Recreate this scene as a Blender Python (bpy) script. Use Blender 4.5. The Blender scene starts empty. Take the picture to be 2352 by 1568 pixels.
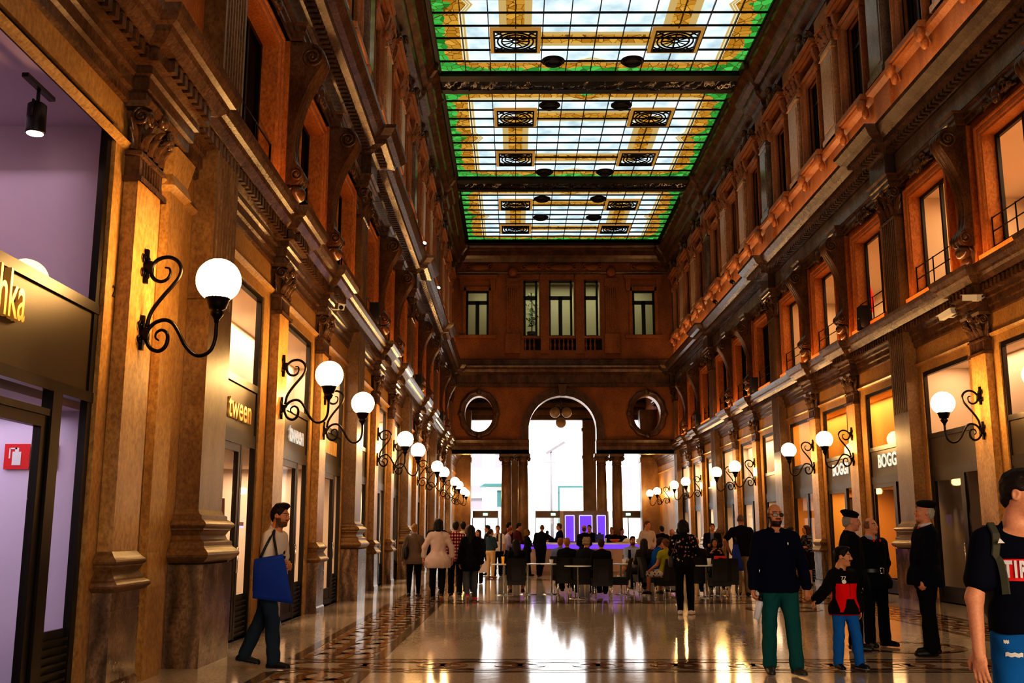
import bpy, bmesh, math, random
import numpy as np
from mathutils import Vector, Matrix
from mathutils.bvhtree import BVHTree
random.seed(7); RNG = np.random.RandomState(7)
PI = math.pi
SC = bpy.context.scene
COL = SC.collection

# ------------------------------------------------------------------ nodes / materials
def new_mat(name):
    m = bpy.data.materials.new(name); m.use_nodes = True
    nt = m.node_tree; nt.nodes.clear()
    out = nt.nodes.new('ShaderNodeOutputMaterial')
    return m, nt, out

def N(nt, kind, **kw):
    n = nt.nodes.new(kind)
    for k, v in kw.items():
        if k in n.inputs: n.inputs[k].default_value = v
        else: setattr(n, k, v)
    return n

def L(nt, a, b): nt.links.new(a, b)

def mat_plain(name, col, rough=.5, metal=0., emit=None, estr=0., spec=.5):
    m, nt, out = new_mat(name)
    b = N(nt, 'ShaderNodeBsdfPrincipled')
    b.inputs['Base Color'].default_value = (*col, 1); b.inputs['Roughness'].default_value = rough
    b.inputs['Metallic'].default_value = metal; b.inputs['Specular IOR Level'].default_value = spec
    if emit:
        b.inputs['Emission Color'].default_value = (*emit, 1); b.inputs['Emission Strength'].default_value = estr
    nz = N(nt, 'ShaderNodeTexNoise', Scale=60., Detail=3.)
    bp = N(nt, 'ShaderNodeBump', Strength=.04, Distance=.01)
    L(nt, nz.outputs['Fac'], bp.inputs['Height']); L(nt, bp.outputs['Normal'], b.inputs['Normal'])
    L(nt, b.outputs[0], out.inputs[0])
    return m

def mat_emit(name, col, s):
    m, nt, out = new_mat(name)
    e = N(nt, 'ShaderNodeEmission'); e.inputs[0].default_value = (*col, 1); e.inputs[1].default_value = s
    L(nt, e.outputs[0], out.inputs[0]); return m

def mat_stone(name, c1, c2, c3, rough=.3, scale=1., bump=.08, vein=0.):
    """polished stone: cloudy mix of three tints, fine grain, optional veins, in world space"""
    m, nt, out = new_mat(name)
    g = N(nt, 'ShaderNodeNewGeometry')
    mp = N(nt, 'ShaderNodeMapping'); mp.inputs['Scale'].default_value = (scale, scale, scale * .6)
    L(nt, g.outputs['Position'], mp.inputs['Vector'])
    n1 = N(nt, 'ShaderNodeTexNoise', Scale=1.6, Detail=5., Roughness=.6); L(nt, mp.outputs[0], n1.inputs['Vector'])
    n2 = N(nt, 'ShaderNodeTexNoise', Scale=22., Detail=6., Roughness=.7); L(nt, mp.outputs[0], n2.inputs['Vector'])
    r1 = N(nt, 'ShaderNodeValToRGB'); e = r1.color_ramp.elements
    e[0].position, e[1].position = .32, .68
    e[0].color, e[1].color = (*c1, 1), (*c3, 1)
    x = r1.color_ramp.elements.new(.5); x.color = (*c2, 1)
    L(nt, n1.outputs['Fac'], r1.inputs[0])
    mx = N(nt, 'ShaderNodeMix', data_type='RGBA', blend_type='MULTIPLY'); mx.inputs[0].default_value = .8
    r2 = N(nt, 'ShaderNodeValToRGB'); e = r2.color_ramp.elements
    e[0].position, e[1].position = .36, .6; e[0].color = (.5, .42, .36, 1); e[1].color = (1, 1, 1, 1)
    L(nt, n2.outputs['Fac'], r2.inputs[0])
    L(nt, r1.outputs[0], mx.inputs[6]); L(nt, r2.outputs[0], mx.inputs[7])
    colout = mx.outputs[2]
    if vein:
        wv = N(nt, 'ShaderNodeTexWave', Scale=1.1, Distortion=9., Detail=4.); L(nt, mp.outputs[0], wv.inputs['Vector'])
        m2 = N(nt, 'ShaderNodeMix', data_type='RGBA', blend_type='MULTIPLY'); m2.inputs[0].default_value = vein
        L(nt, colout, m2.inputs[6]); L(nt, wv.outputs['Color'], m2.inputs[7]); colout = m2.outputs[2]
    b = N(nt, 'ShaderNodeBsdfPrincipled'); L(nt, colout, b.inputs['Base Color'])
    rr = N(nt, 'ShaderNodeMapRange'); rr.inputs['To Min'].default_value = rough * .7; rr.inputs['To Max'].default_value = rough * 1.5
    L(nt, n2.outputs['Fac'], rr.inputs[0]); L(nt, rr.outputs[0], b.inputs['Roughness'])
    bp = N(nt, 'ShaderNodeBump', Strength=bump, Distance=.02); L(nt, n2.outputs['Fac'], bp.inputs['Height'])
    L(nt, bp.outputs[0], b.inputs['Normal'])
    L(nt, b.outputs[0], out.inputs[0]); return m

def mat_glass(name, tint=(1, 1, 1), refl=.12):
    m, nt, out = new_mat(name)
    t = N(nt, 'ShaderNodeBsdfTransparent'); t.inputs[0].default_value = (*tint, 1)
    g = N(nt, 'ShaderNodeBsdfGlossy'); g.inputs['Roughness'].default_value = .02
    lw = N(nt, 'ShaderNodeLayerWeight', Blend=.25)
    mr = N(nt, 'ShaderNodeMapRange'); mr.inputs['To Min'].default_value = refl * .4; mr.inputs['To Max'].default_value = min(1, refl * 4)
    L(nt, lw.outputs['Fresnel'], mr.inputs[0])
    mx = N(nt, 'ShaderNodeMixShader'); L(nt, mr.outputs[0], mx.inputs[0]); L(nt, t.outputs[0], mx.inputs[1]); L(nt, g.outputs[0], mx.inputs[2])
    L(nt, mx.outputs[0], out.inputs[0]); return m

def mat_vcol(name, rough=.8, spec=.3, sheen=0., bumpscale=250., bump=.1, sss=0.):
    m, nt, out = new_mat(name)
    a = N(nt, 'ShaderNodeAttribute', attribute_name='Col')
    b = N(nt, 'ShaderNodeBsdfPrincipled'); b.inputs['Roughness'].default_value = rough; b.inputs['Specular IOR Level'].default_value = spec
    b.inputs['Sheen Weight'].default_value = sheen
    tc = N(nt, 'ShaderNodeTexCoord')
    nz = N(nt, 'ShaderNodeTexNoise', Scale=bumpscale, Detail=2.); L(nt, tc.outputs['Object'], nz.inputs['Vector'])
    mr = N(nt, 'ShaderNodeMapRange'); mr.inputs['To Min'].default_value = .8; mr.inputs['To Max'].default_value = 1.15
    L(nt, nz.outputs['Fac'], mr.inputs[0])
    vm = N(nt, 'ShaderNodeVectorMath', operation='SCALE'); L(nt, a.outputs['Color'], vm.inputs[0]); L(nt, mr.outputs[0], vm.inputs['Scale'])
    L(nt, vm.outputs[0], b.inputs['Base Color'])
    bp = N(nt, 'ShaderNodeBump', Strength=bump, Distance=.004); L(nt, nz.outputs['Fac'], bp.inputs['Height']); L(nt, bp.outputs[0], b.inputs['Normal'])
    L(nt, b.outputs[0], out.inputs[0]); return m

M = {}
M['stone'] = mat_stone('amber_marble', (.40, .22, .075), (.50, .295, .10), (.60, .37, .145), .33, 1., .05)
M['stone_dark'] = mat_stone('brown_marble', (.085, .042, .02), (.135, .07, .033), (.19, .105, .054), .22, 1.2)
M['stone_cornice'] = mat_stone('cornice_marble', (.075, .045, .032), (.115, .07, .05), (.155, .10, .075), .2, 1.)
M['stone_vein'] = mat_stone('veined_marble', (.20, .125, .075), (.30, .20, .125), (.38, .26, .165), .17, 1.6, .03, .55)
M['stone_pier'] = mat_stone('pier_marble', (.165, .09, .036), (.22, .125, .05), (.285, .17, .073), .34, 1.3, .05)
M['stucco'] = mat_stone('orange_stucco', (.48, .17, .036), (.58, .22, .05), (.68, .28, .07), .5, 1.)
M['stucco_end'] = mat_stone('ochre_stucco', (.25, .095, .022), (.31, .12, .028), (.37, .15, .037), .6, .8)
M['stone_attic'] = mat_stone('attic_stone', (.33, .14, .055), (.41, .185, .075), (.48, .23, .10), .45, 1.2)
M['stone_cream'] = mat_stone('cream_panel_marble', (.50, .32, .20), (.62, .42, .28), (.72, .52, .37), .3, .9)
M['stone_grey_sheen'] = mat_stone('grey_sheen_marble', (.16, .13, .115), (.23, .19, .17), (.30, .26, .235), .16, 1.)  # polished grey stone, cool skylight reflection put into the tone
M['plaster'] = mat_plain('shop_plaster', (.85, .72, .6), .8)
M['plaster_lav'] = mat_plain('lavender_plaster', (.72, .62, .74), .7)
M['plaster_amber'] = mat_plain('amber_plaster', (.85, .5, .15), .7)
M['plaster_unlit'] = mat_plain('unlit_room', (.03, .022, .018), .8)  # gloom of the unlit rooms put into the plaster colour
M['bronze'] = mat_plain('bronze_frame', (.028, .022, .017), .35, .6)
M['bronze_panel'] = mat_plain('bronze_panel', (.06, .042, .022), .4, .4)
M['iron'] = mat_plain('black_iron', (.012, .009, .008), .35, .7)
M['black'] = mat_plain('black_plastic', (.008, .008, .009), .4)
M['white'] = mat_plain('white_plastic', (.75, .73, .7), .4)
M['glass'] = mat_glass('window_glass', (.97, .97, .97), .05)
M['glass_lav'] = mat_glass('lavender_glass', (.93, .9, 1.), .05)
M['glass_dark'] = mat_plain('dark_glass', (.012, .012, .014), .05)
M['shade_lens'] = mat_plain('sunglass_lens', (.006, .006, .007), .3)
M['globe'] = mat_emit('lamp_globe', (1., .60, .24), 54.)
M['spot'] = mat_emit('spot_lens', (1., .85, .6), 22.)
M['gold'] = mat_plain('brass_letter', (.8, .42, .1), .3, .8, (1., .5, .12), .15)
M['silverletter'] = mat_plain('steel_letter', (.8, .76, .7), .25, .8, (.9, .85, .8), .25)
M['red'] = mat_plain('red_sign', (.7, .02, .02), .5)
M['purple'] = mat_emit('purple_light', (.20, .075, .95), .95)
M['purple_edge'] = mat_emit('violet_edge_light', (.38, .36, 1.), 1.5)
M['exit'] = mat_emit('green_exit_light', (.3, 1., .75), 2.2)
M['chrome'] = mat_plain('chrome', (.8, .8, .8), .12, 1.)
M['tabletop'] = mat_plain('white_tabletop', (.85, .85, .85), .12)
M['rattan'] = mat_plain('black_weave', (.009, .0075, .007), .55)
M['barwood'] = mat_plain('bar_panel', (.5, .34, .25), .45)
M['kiosk'] = mat_plain('kiosk_panel', (.23, .16, .12), .4)
M['paper'] = mat_plain('paper', (.8, .76, .68), .8)
M['facade'] = mat_plain('pale_facade', (.86, .85, .84), .9)
M['facade_sh'] = mat_plain('pale_shutter', (.24, .21, .23), .9)
M['teal'] = mat_plain('teal_metal', (.06, .17, .17), .5)
M['asphalt'] = mat_plain('street_paving', (.55, .54, .53), .9)
M['cloth'] = mat_vcol('cloth', .85, .15, .0)
M['skin'] = mat_vcol('skin', .5, .35, .0, 90., .05)
M['hair'] = mat_vcol('hair', .55, .3, .0, 160., .5)
M['shoe'] = mat_vcol('shoe', .45, .4)

# ------------------------------------------------------------------ mesh builder
class MB:
    def __init__(s): s.v = []; s.f = []; s.m = []; s.s = []; s.mi = 0
    def vs(s, pts):
        i = len(s.v); s.v.extend([tuple(p) for p in pts]); return i
    def face(s, idx, smooth=False):
        s.f.append(tuple(idx)); s.m.append(s.mi); s.s.append(smooth)
    def quad(s, a, b, c, d, smooth=False):
        i = s.vs((a, b, c, d)); s.face((i, i+1, i+2, i+3), smooth)
    def box(s, x0, x1, y0, y1, z0, z1, T=None):
        P = [(x, y, z) for x in (x0, x1) for y in (y0, y1) for z in (z0, z1)]
        if T: P = [T(*p) for p in P]
        i = s.vs(P)
        for q in ((0,1,3,2), (4,6,7,5), (0,4,5,1), (2,3,7,6), (0,2,6,4), (1,5,7,3)): s.face([i+k for k in q])
    def rings(s, R, closed=True, smooth=True, caps=False):
        """loft a list of equal-length rings"""
        n = len(R[0]); base = [s.vs(r) for r in R]
        for a, b in zip(base[:-1], base[1:]):
            for k in range(n if closed else n-1):
                k2 = (k+1) % n
                s.face((a+k, a+k2, b+k2, b+k), smooth)
        if caps:
            s.face([base[0]+k for k in range(n)][::-1]); s.face([base[-1]+k for k in range(n)])
    def lathe(s, prof, c=(0,0,0), n=20, smooth=True, sx=1., sy=1.):
        R = [[(c[0]+r*sx*math.cos(2*PI*k/n), c[1]+r*sy*math.sin(2*PI*k/n), c[2]+z) for k in range(n)] for r, z in prof]
        s.rings(R, True, smooth, True)
    def tube(s, pts, r, n=8, smooth=True):
        pts = [Vector(p) for p in pts]; m = len(pts)
        rr = r if isinstance(r, (list, tuple)) else [r]*m
        R = []; up = None
        for i, p in enumerate(pts):
            t = (pts[min(i+1, m-1)] - pts[max(i-1, 0)]).normalized()
            if up is None:
                up = Vector((0, 1, 0)) if abs(t.y) < .9 else Vector((1, 0, 0))
            a = t.cross(up)
            if a.length < 1e-4: a = t.orthogonal()
            a.normalize(); b = a.cross(t).normalized(); up = b
            R.append([p + rr[i]*(math.cos(2*PI*k/n)*a + math.sin(2*PI*k/n)*b) for k in range(n)])
        s.rings(R, True, smooth, True)
    def prism(s, poly, y0, y1, smooth=False, swap=None):
        """polygon in (x,z) extruded along y"""
        f = swap or (lambda x, y, z: (x, y, z))
        n = len(poly)
        a = s.vs([f(x, y0, z) for x, z in poly]); b = s.vs([f(x, y1, z) for x, z in poly])
        s.face([a+k for k in range(n)][::-1]); s.face([b+k for k in range(n)])
        for k in range(n):
            k2 = (k+1) % n; s.face((a+k, a+k2, b+k2, b+k), smooth)
    def ball(s, c, rx, ry=None, rz=None, n=14, k=9, T=None):
        ry = ry or rx; rz = rz or rx
        R = []
        for j in range(k+1):
            t = PI*j/k; q = max(math.sin(t), .02)
            ring = [(c[0]+rx*q*math.cos(2*PI*i/n), c[1]+ry*q*math.sin(2*PI*i/n), c[2]-rz*math.cos(t)) for i in range(n)]
            R.append(ring if not T else [T(*p) for p in ring])
        s.rings(R, True, True, True)
    def wrap(s, prof, w, depth, back=.004):
        """moulding round the three open sides of a pilaster (front +x, width along y)"""
        R = [[(back, -w/2-o, z), (depth+o, -w/2-o, z), (depth+o, w/2+o, z), (back, w/2+o, z)] for o, z in prof]
        s.rings(R, False, False); i = s.vs(R[-1]); s.face((i, i+1, i+2, i+3))
    def moulding(s, prof, U0, U1, breaks, T):
        """cornice profile [(d,z)] run along u with breaks [(a,b,extra)]"""
        d0 = prof[0][0]; R = []
        for d, z in prof:
            e = max(d-d0, 0); row = [(U0, d)]
            for a, b, x in breaks:
                row += [(a-e, d), (a-e, d+x), (b+e, d+x), (b+e, d)]
            row.append((U1, d)); R.append([T(u, dd, z) for u, dd in row])
        s.rings(R, False, False)
    def build(s, name, mats, parent=None, loc=None, rotz=0., link=True):
        me = bpy.data.meshes.new(name); me.from_pydata(s.v, [], s.f); 
        for m in (mats if isinstance(mats, (list, tuple)) else [mats]): me.materials.append(m)
        me.polygons.foreach_set('material_index', s.m); me.polygons.foreach_set('use_smooth', s.s)
        bm = bmesh.new(); bm.from_mesh(me); bmesh.ops.recalc_face_normals(bm, faces=bm.faces); bm.to_mesh(me); bm.free()
        me.update()
        return mk(name, me, parent, loc, rotz)

def mk(name, data, parent=None, loc=None, rotz=0.):
    o = bpy.data.objects.new(name, data); COL.objects.link(o)
    if parent: o.parent = parent
    if loc: o.location = loc
    o.rotation_euler = (0, 0, rotz); return o

def empty(name, loc=(0,0,0), rotz=0., parent=None):
    o = mk(name, None, parent, loc, rotz); o.empty_display_size = .1; return o

def tag(o, label, cat, group=None):
    o['label'] = label; o['category'] = cat
    if group: o['group'] = group
    return o

def structure(o, label=None):
    o['kind'] = 'structure'
    if label: o['label'] = label
    return o

KIDS = {}
def kids(o): return [c for c in COL.objects if c.parent == o]
def copy_tree(o, loc=None, rotz=None, parent=None, cache={}):
    c = o.copy(); COL.objects.link(c)
    if parent: c.parent = parent
    if loc is not None: c.location = loc
    if rotz is not None: c.rotation_euler = (0, 0, rotz)
    if o.name not in cache: cache[o.name] = kids(o)
    for ch in cache[o.name]: copy_tree(ch, None, None, c)
    return c

ORD = ['first', 'second', 'third', 'fourth', 'fifth', 'sixth', 'seventh', 'eighth', 'ninth', 'tenth', 'eleventh', 'twelfth', 'thirteenth', 'fourteenth', 'fifteenth', 'sixteenth']

def text_mesh(s, size, depth, name, mat, parent, M4, bold=0.0, spacing=1.):
    cu = bpy.data.curves.new(name, 'FONT'); cu.body = s; cu.size = size; cu.extrude = depth; cu.offset = bold
    cu.align_x = 'CENTER'; cu.align_y = 'CENTER'; cu.space_character = spacing
    o = bpy.data.objects.new(name, cu); COL.objects.link(o)
    dg = bpy.context.evaluated_depsgraph_get(); dg.update()
    me = bpy.data.meshes.new_from_object(o.evaluated_get(dg)); bpy.data.objects.remove(o); bpy.data.curves.remove(cu)
    me.transform(M4); me.materials.clear(); me.materials.append(mat)
    return mk(name, me, parent)

def spiral(cx, cz, r0, r1, a0, turns, n=28):
    return [(cx + (r0+(r1-r0)*t)*math.cos(a0+turns*2*PI*t), cz + (r0+(r1-r0)*t)*math.sin(a0+turns*2*PI*t)) for t in [k/n for k in range(n+1)]]

def bez(pts, n=10):
    """Catmull-Rom through points (any dimension)"""
    P = [Vector(p) for p in pts]; P = [P[0]*2-P[1]] + P + [P[-1]*2-P[-2]]; o = []
    for i in range(1, len(P)-2):
        for k in range(n):
            t = k/n; a, b, c, d = P[i-1], P[i], P[i+1], P[i+2]
            o.append(.5*((2*b)+(-a+c)*t+(2*a-5*b+4*c-d)*t*t+(-a+3*b-3*c+d)*t**3))
    o.append(P[-2]); return o

# ------------------------------------------------------------------ layout constants
XL, XR, XC = -4.0, 9.5, 2.8           # recess planes of the side walls, hall axis
PIER = [12.63+11.8*k for k in range(5)]     # giant pilasters (last one carries the end screen)
YE = 60.0                                # front of the end screen
def TL(u, d, z): return (XL+d, u, z)
def TR(u, d, z): return (XR-d, u, z)
SIDES = [('left', TL, XL, 0.), ('right', TR, XR, PI)]
BAYC = [2.02, 5.95, 9.85]                # axes of the three openings of a bay, from the pilaster
SMALL = [4.05, 7.82]                      # axes of the small pilasters
# ------------------------------------------------------------------ side walls
def wall_grid(mb, T, u0, u1, z0, z1, holes, reveal, zmats):
    us = sorted({u0, u1, *[h[0] for h in holes], *[h[1] for h in holes]}); us = [u for u in us if u0 <= u <= u1]
    zs = sorted({z0, z1, *[h[2] for h in holes], *[h[3] for h in holes], *[z for z, _ in zmats]}); zs = [z for z in zs if z0 <= z <= z1]
    def inside(u, z): return any(h[0] < u < h[1] and h[2] < z < h[3] for h in holes)
    for a, b in zip(us[:-1], us[1:]):
        for c, d in zip(zs[:-1], zs[1:]):
            if inside((a+b)/2, (c+d)/2): continue
            mb.mi = [m for z, m in zmats if z <= (c+d)/2][-1]
            mb.quad(T(a, 0, c), T(b, 0, c), T(b, 0, d), T(a, 0, d))
    for h in holes:
        mb.mi = [m for z, m in zmats if z <= (h[2]+h[3])/2][-1]
        a, b, c, d = h[:4]; rv = h[4] if len(h) > 4 else reveal
        for p, q in (((a, c), (a, d)), ((b, c), (b, d)), ((a, d), (b, d)), ((a, c), (b, c))):
            mb.quad(T(p[0], 0, p[1]), T(q[0], 0, q[1]), T(q[0], -rv, q[1]), T(p[0], -rv, p[1]))

SHOPW, SHOPH = 2.5, 5.2
MEZ = (6.95, 9.40, 2.0)
ATT = (12.9, 15.6, 1.3)
CEILZ = 18.45
for side, T, X0, rz in SIDES:
    mb = MB(); holes = []
    for p in PIER[:-1]:
        for c in BAYC:
            y = p+c
            holes += [(y-SHOPW/2, y+SHOPW/2, 0, SHOPH), (y-MEZ[2]/2, y+MEZ[2]/2, MEZ[0], MEZ[1], .24), (y-ATT[2]/2, y+ATT[2]/2, ATT[0], ATT[1], .2)]
    y0 = -6.
    if side == 'left': holes.append((1.5, 9.70, 0, 5.55))
    wall_grid(mb, T, y0, 75.8, 0, CEILZ, holes, .12, [(0, 0), (6.2, 1), (10.5, 2)])
    structure(mb.build('wall_'+side, [M['stone'], M['stucco'], M['stone_attic']]))

# ent1 / ent2 / attic mouldings
ENT1 = [(.0, 5.82), (.05, 5.84), (.05, 5.95), (.09, 5.97), (.09, 6.1), (.13, 6.12), (.13, 6.2), (.22, 6.22), (.22, 6.36), (.30, 6.38), (.38, 6.46), (.40, 6.52), (.46, 6.54), (.50, 6.62), (.52, 6.70), (.0, 6.74)]
ENT2A = [(.12, 9.84), (.16, 9.86), (.16, 9.96), (.20, 9.98), (.20, 10.08), (.26, 10.12), (.0, 10.14)]
ENT2 = [(.20, 10.13), (.20, 10.66), (.28, 10.68), (.34, 10.74), (.60, 10.78), (.62, 10.88), (.74, 10.94), (.86, 11.08), (.88, 11.16), (.1, 11.22)]
BASE3 = [(.10, 11.2), (.22, 11.22), (.22, 11.5), (.16, 11.56), (.12, 11.6), (.10, 12.62), (.16, 12.66), (.24, 12.7), (.26, 12.8), (.0, 12.84)]
CORN3 = [(.05, 16.75), (.12, 16.78), (.12, 16.95), (.3, 17.05), (.34, 17.2), (.55, 17.3), (.6, 17.45), (.62, 17.6), (.80, 17.7), (.85, 17.85), (1.05, 18.05), (1.12, 18.36), (1.12, 18.46)]
LINT = [(.0, 5.36), (.04, 5.38), (.07, 5.42), (.0, 5.46)]
n_tr = 0
for side, T, X0, rz in SIDES:
    for nm, prof, mat, ext, w, ps in (('ent1', ENT1, 'stone_dark', .16, .78, 'sp'), ('ent2a', ENT2A, 'stone_dark', .2, .6, 'spp'), ('ent2', ENT2, 'stone_cornice', .22, .6, 'pp'), ('base3', BASE3, 'stone_attic', .10, 1.1, 'p'), ('corn3', CORN3, 'stone_dark', .12, .9, 'p'), ('lint', LINT, 'stone', 0, 0, '')):
        mb = MB(); br = []
        for p in PIER:
            if 'pp' in ps: br.append((p-.55, p+.55, .26))
            elif 'p' in ps and nm != 'ent1': br.append((p-w/2, p+w/2, ext))
            if 's' in ps and p < 60:
                for q in SMALL: br.append((p+q-w/2, p+q+w/2, ext))
        if nm == 'ent1' and side == 'left': br.append((9.9, 11.2, .16))
        br = sorted(b for b in br if b[1] < 60.5 or nm in ('ent2', 'ent2a'))
        mb.moulding(prof, -6, 75.8 if nm in ('ent1', 'lint') else YE+.3, br, T)
        mb.mi = 0
        if nm in ('ent1', 'ent2'):
            z0, z1, d0, d1, st = (6.22, 6.35, .2, .29, .17) if nm == 'ent1' else (10.67, 10.77, .28, .46, .2)
            u = 4.
            while u < 60:
                x = 0
                for a, b, e in br:
                    if a-.05 < u+.05 < b+.05: x = e
                mb.box(u, u+st*.55, d0+x, d1+x, z0, z1, lambda a, b, c: T(a, b, c)); u += st
        if nm == 'corn3':
            pass
        n_tr += 1
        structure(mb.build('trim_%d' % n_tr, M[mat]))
# grey frieze band of the main entablature, skylight sheen put into its colour
for side, T, X0, rz in SIDES:
    mb = MB()
    for k in range(-1, 4):
        a = (PIER[k]+.62) if k >= 0 else -6.
        b = PIER[k+1]-.62
        mb.box(a, b, .15, .225, 10.17, 10.63, lambda u, d, z: T(u, d, z))
    n_tr += 1; structure(mb.build('trim_%d' % n_tr, M['stone_grey_sheen']))

# ------------------------------------------------------------------ giant pilaster
def leaf(mb, c, ax, h, w, out):
    """acanthus leaf: curled strip standing on c, leaning out along ax"""
    ax = Vector(ax).normalized(); sd = Vector((-ax.y, ax.x, 0)); R = []
    for t in (0, .25, .5, .75, .92, 1., .93):
        o = out*(t**2.2)*1.0 if t < 1 else out*1.15
        z = h*t
        ww = w*(1-.25*t-.55*max(0, t-.7)/.3)
        p = Vector(c)+ax*(o+.015)+Vector((0, 0, z))
        R.append([p-sd*ww/2-ax*.02, p-sd*ww*.25+ax*.012, p+ax*.03, p+sd*ww*.25+ax*.012, p+sd*ww/2-ax*.02])
    mb.rings(R, False, True)

def capital(mb, w, d, z0, z1):
    h = z1-z0
    mb.wrap([(0, z0), (.03, z0+.01), (.03, z0+.05), (0, z0+.06), (.0, z0+.6*h), (.06, z0+.84*h), (.02, z0+.86*h), (.10, z0+.9*h), (.12, z1), (.0, z1)], w, d)
    for row, (zz, hh, n, ww) in enumerate(((z0+.07, h*.36, 4, w/4), (z0+.2*h, h*.48, 3, w/3.6))):
        for k in range(n):
            y = (k+.5)/n*w-w/2
            leaf(mb, (d, y, zz), (1, 0, 0), hh, ww, .08)
        for s in (-1, 1):
            leaf(mb, (d*.5, s*w/2, zz), (0, s, 0), hh, d*.8, .08)
    for s in (-1, 1):
        c = (d+.03, s*(w/2-.02), z0+.74*h)
        rv = h*.17
        mb.ball(c, .09, .06, rv*.6, 10, 6)
        pts = [(c[0]+.05, c[1]+y, c[2]+z) for y, z in spiral(0, 0, rv, .02, PI/2, 1.8 if s > 0 else -1.8, 22)]
        mb.tube(pts, .022, 6)
        pts = [(c[0]+x-.02, s*(w/2+.06), c[2]+z) for x, z in spiral(0, 0, rv, .02, PI/2, 1.8, 22)]
        mb.tube(pts, .022, 6)
    mb.ball((d+.1, 0, z0+.9*h), .06, .09, .09, 10, 6)

def flute_section(w, d, n, dep):
    pts = [(.004, -w/2), (d, -w/2)]; m = .06; fw = (w-2*m)/n
    for k in range(n):
        a = -w/2+m+k*fw; g = fw*.13
        for t in range(7):
            th = PI*t/6
            pts.append((d-dep*math.sin(th), a+g+(fw-2*g)*(1-math.cos(th))/2))
    return pts+[(d, w/2), (.004, w/2)]

def make_pier():
    root = empty('fluted_pillar')
    W, D = .96, .28
    mb = MB()
    mb.wrap([(.13, 0), (.13, .66), (.12, .66), (.12, .675), (.13, .675), (.13, 1.15), (0, 1.17)], W, D)
    mb.build('pedestal', M['stone_vein'], root)
    mb = MB(); 
    pr = [(.10, 1.16)]
    for a in range(7): pr.append((.13+.07*math.sin(PI*a/6), 1.18+.16*a/6))
    pr += [(.12, 1.36), (.12, 1.40), (.07, 1.43), (.05, 1.48), (.08, 1.53), (.10, 1.54)]
    for a in range(6): pr.append((.10+.04*math.sin(PI*a/5), 1.56+.09*a/5))
    pr += [(.06, 1.67), (.06, 1.71), (.02, 1.73), (.0, 1.78)]
    mb.wrap(pr, W, D); mb.build('base', M['stone_pier'], root)
    mb = MB(); mb.wrap([(0, 1.76), (0, 4.32), (-.01, 4.34)], W, D)
    S = flute_section(W, D, 7, .045)
    mb.rings([[(x, y, z) for x, y in S] for z in (4.30, 9.1)], False, False)
    mb.build('shaft', M['stone_pier'], root)
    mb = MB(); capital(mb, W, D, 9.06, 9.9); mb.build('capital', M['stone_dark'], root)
    return root

def make_small():
    root = empty('shopfront_pillar'); W, D = .66, .15
    mb = MB(); mb.wrap([(.06, 0), (.06, .10), (.04, .13), (.04, .78), (.03, .78), (.03, .79), (.04, .79), (.04, .95), (0, .96)], W, D); mb.build('pedestal', M['stone_vein'], root)
    mb = MB(); pr = [(.05, .95)]
    for a in range(7): pr.append((.07+.05*math.sin(PI*a/6), .96+.10*a/6))
    pr += [(.06, 1.08), (.02, 1.14), (.05, 1.19)]
    for a in range(5): pr.append((.05+.03*math.sin(PI*a/4), 1.2+.07*a/4))
    pr += [(.03, 1.29), (0, 1.33)]
    mb.wrap(pr, W, D); mb.build('base', M['stone_pier'], root)
    mb = MB(); mb.wrap([(0, 1.32), (0, 5.05)], W, D); mb.build('shaft', M['stone'], root)
    mb = MB(); mb.wrap([(.05, 5.02), (.05, 5.08), (.0, 5.1)], W, D)
    S = flute_section(W, D+.005, 7, .03); mb.rings([[(x, y, z) for x, y in S] for z in (5.1, 5.3)], False, False)
    capital(mb, W, D, 5.3, 5.86); mb.build('capital', M['stone_dark'], root)
    return root

pier0 = make_pier(); small0 = make_small(); used_p = used_s = False
for side, T, X0, rz in SIDES:
    for i, p in enumerate(PIER):
        loc = T(min(p, YE-.56), 0, 0)
        if not used_p: o = pier0; o.location = loc; o.rotation_euler = (0, 0, rz); used_p = True
        else: o = copy_tree(pier0, loc, rz)
        wh = ORD[i]+' from the camera' if i < 4 else 'farthest, against the end arch wall'
        tag(o, 'tall fluted marble pilaster on the %s wall, %s' % (side, wh), 'pilaster', 'giant fluted pilasters')
    k = 0
    ys = [p+q for p in PIER[:-1] for q in SMALL]
    if side == 'left': ys = [10.28]+ys
    else: ys = ys
    for y in ys:
        loc = T(y, 0, 0)
        if not used_s: o = small0; o.location = loc; o.rotation_euler = (0, 0, rz); used_s = True
        else: o = copy_tree(small0, loc, rz)
        tag(o, 'low marble pilaster with leafy capital between shopfronts, %s wall, %s from the camera' % (side, ORD[k]), 'pilaster', 'small shopfront pilasters'); k += 1
# secondary strip beside the first pilaster, left
mb = MB(); mb.wrap([(.03, 0), (.03, .95), (0, 1.3), (0, 5.3), (.06, 5.36), (.02, 5.5), (.08, 5.8)], .5, .1); 
n_tr += 1; structure(mb.build('trim_%d' % n_tr, M['stone'], None, TL(11.3, 0, 0)))

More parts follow.
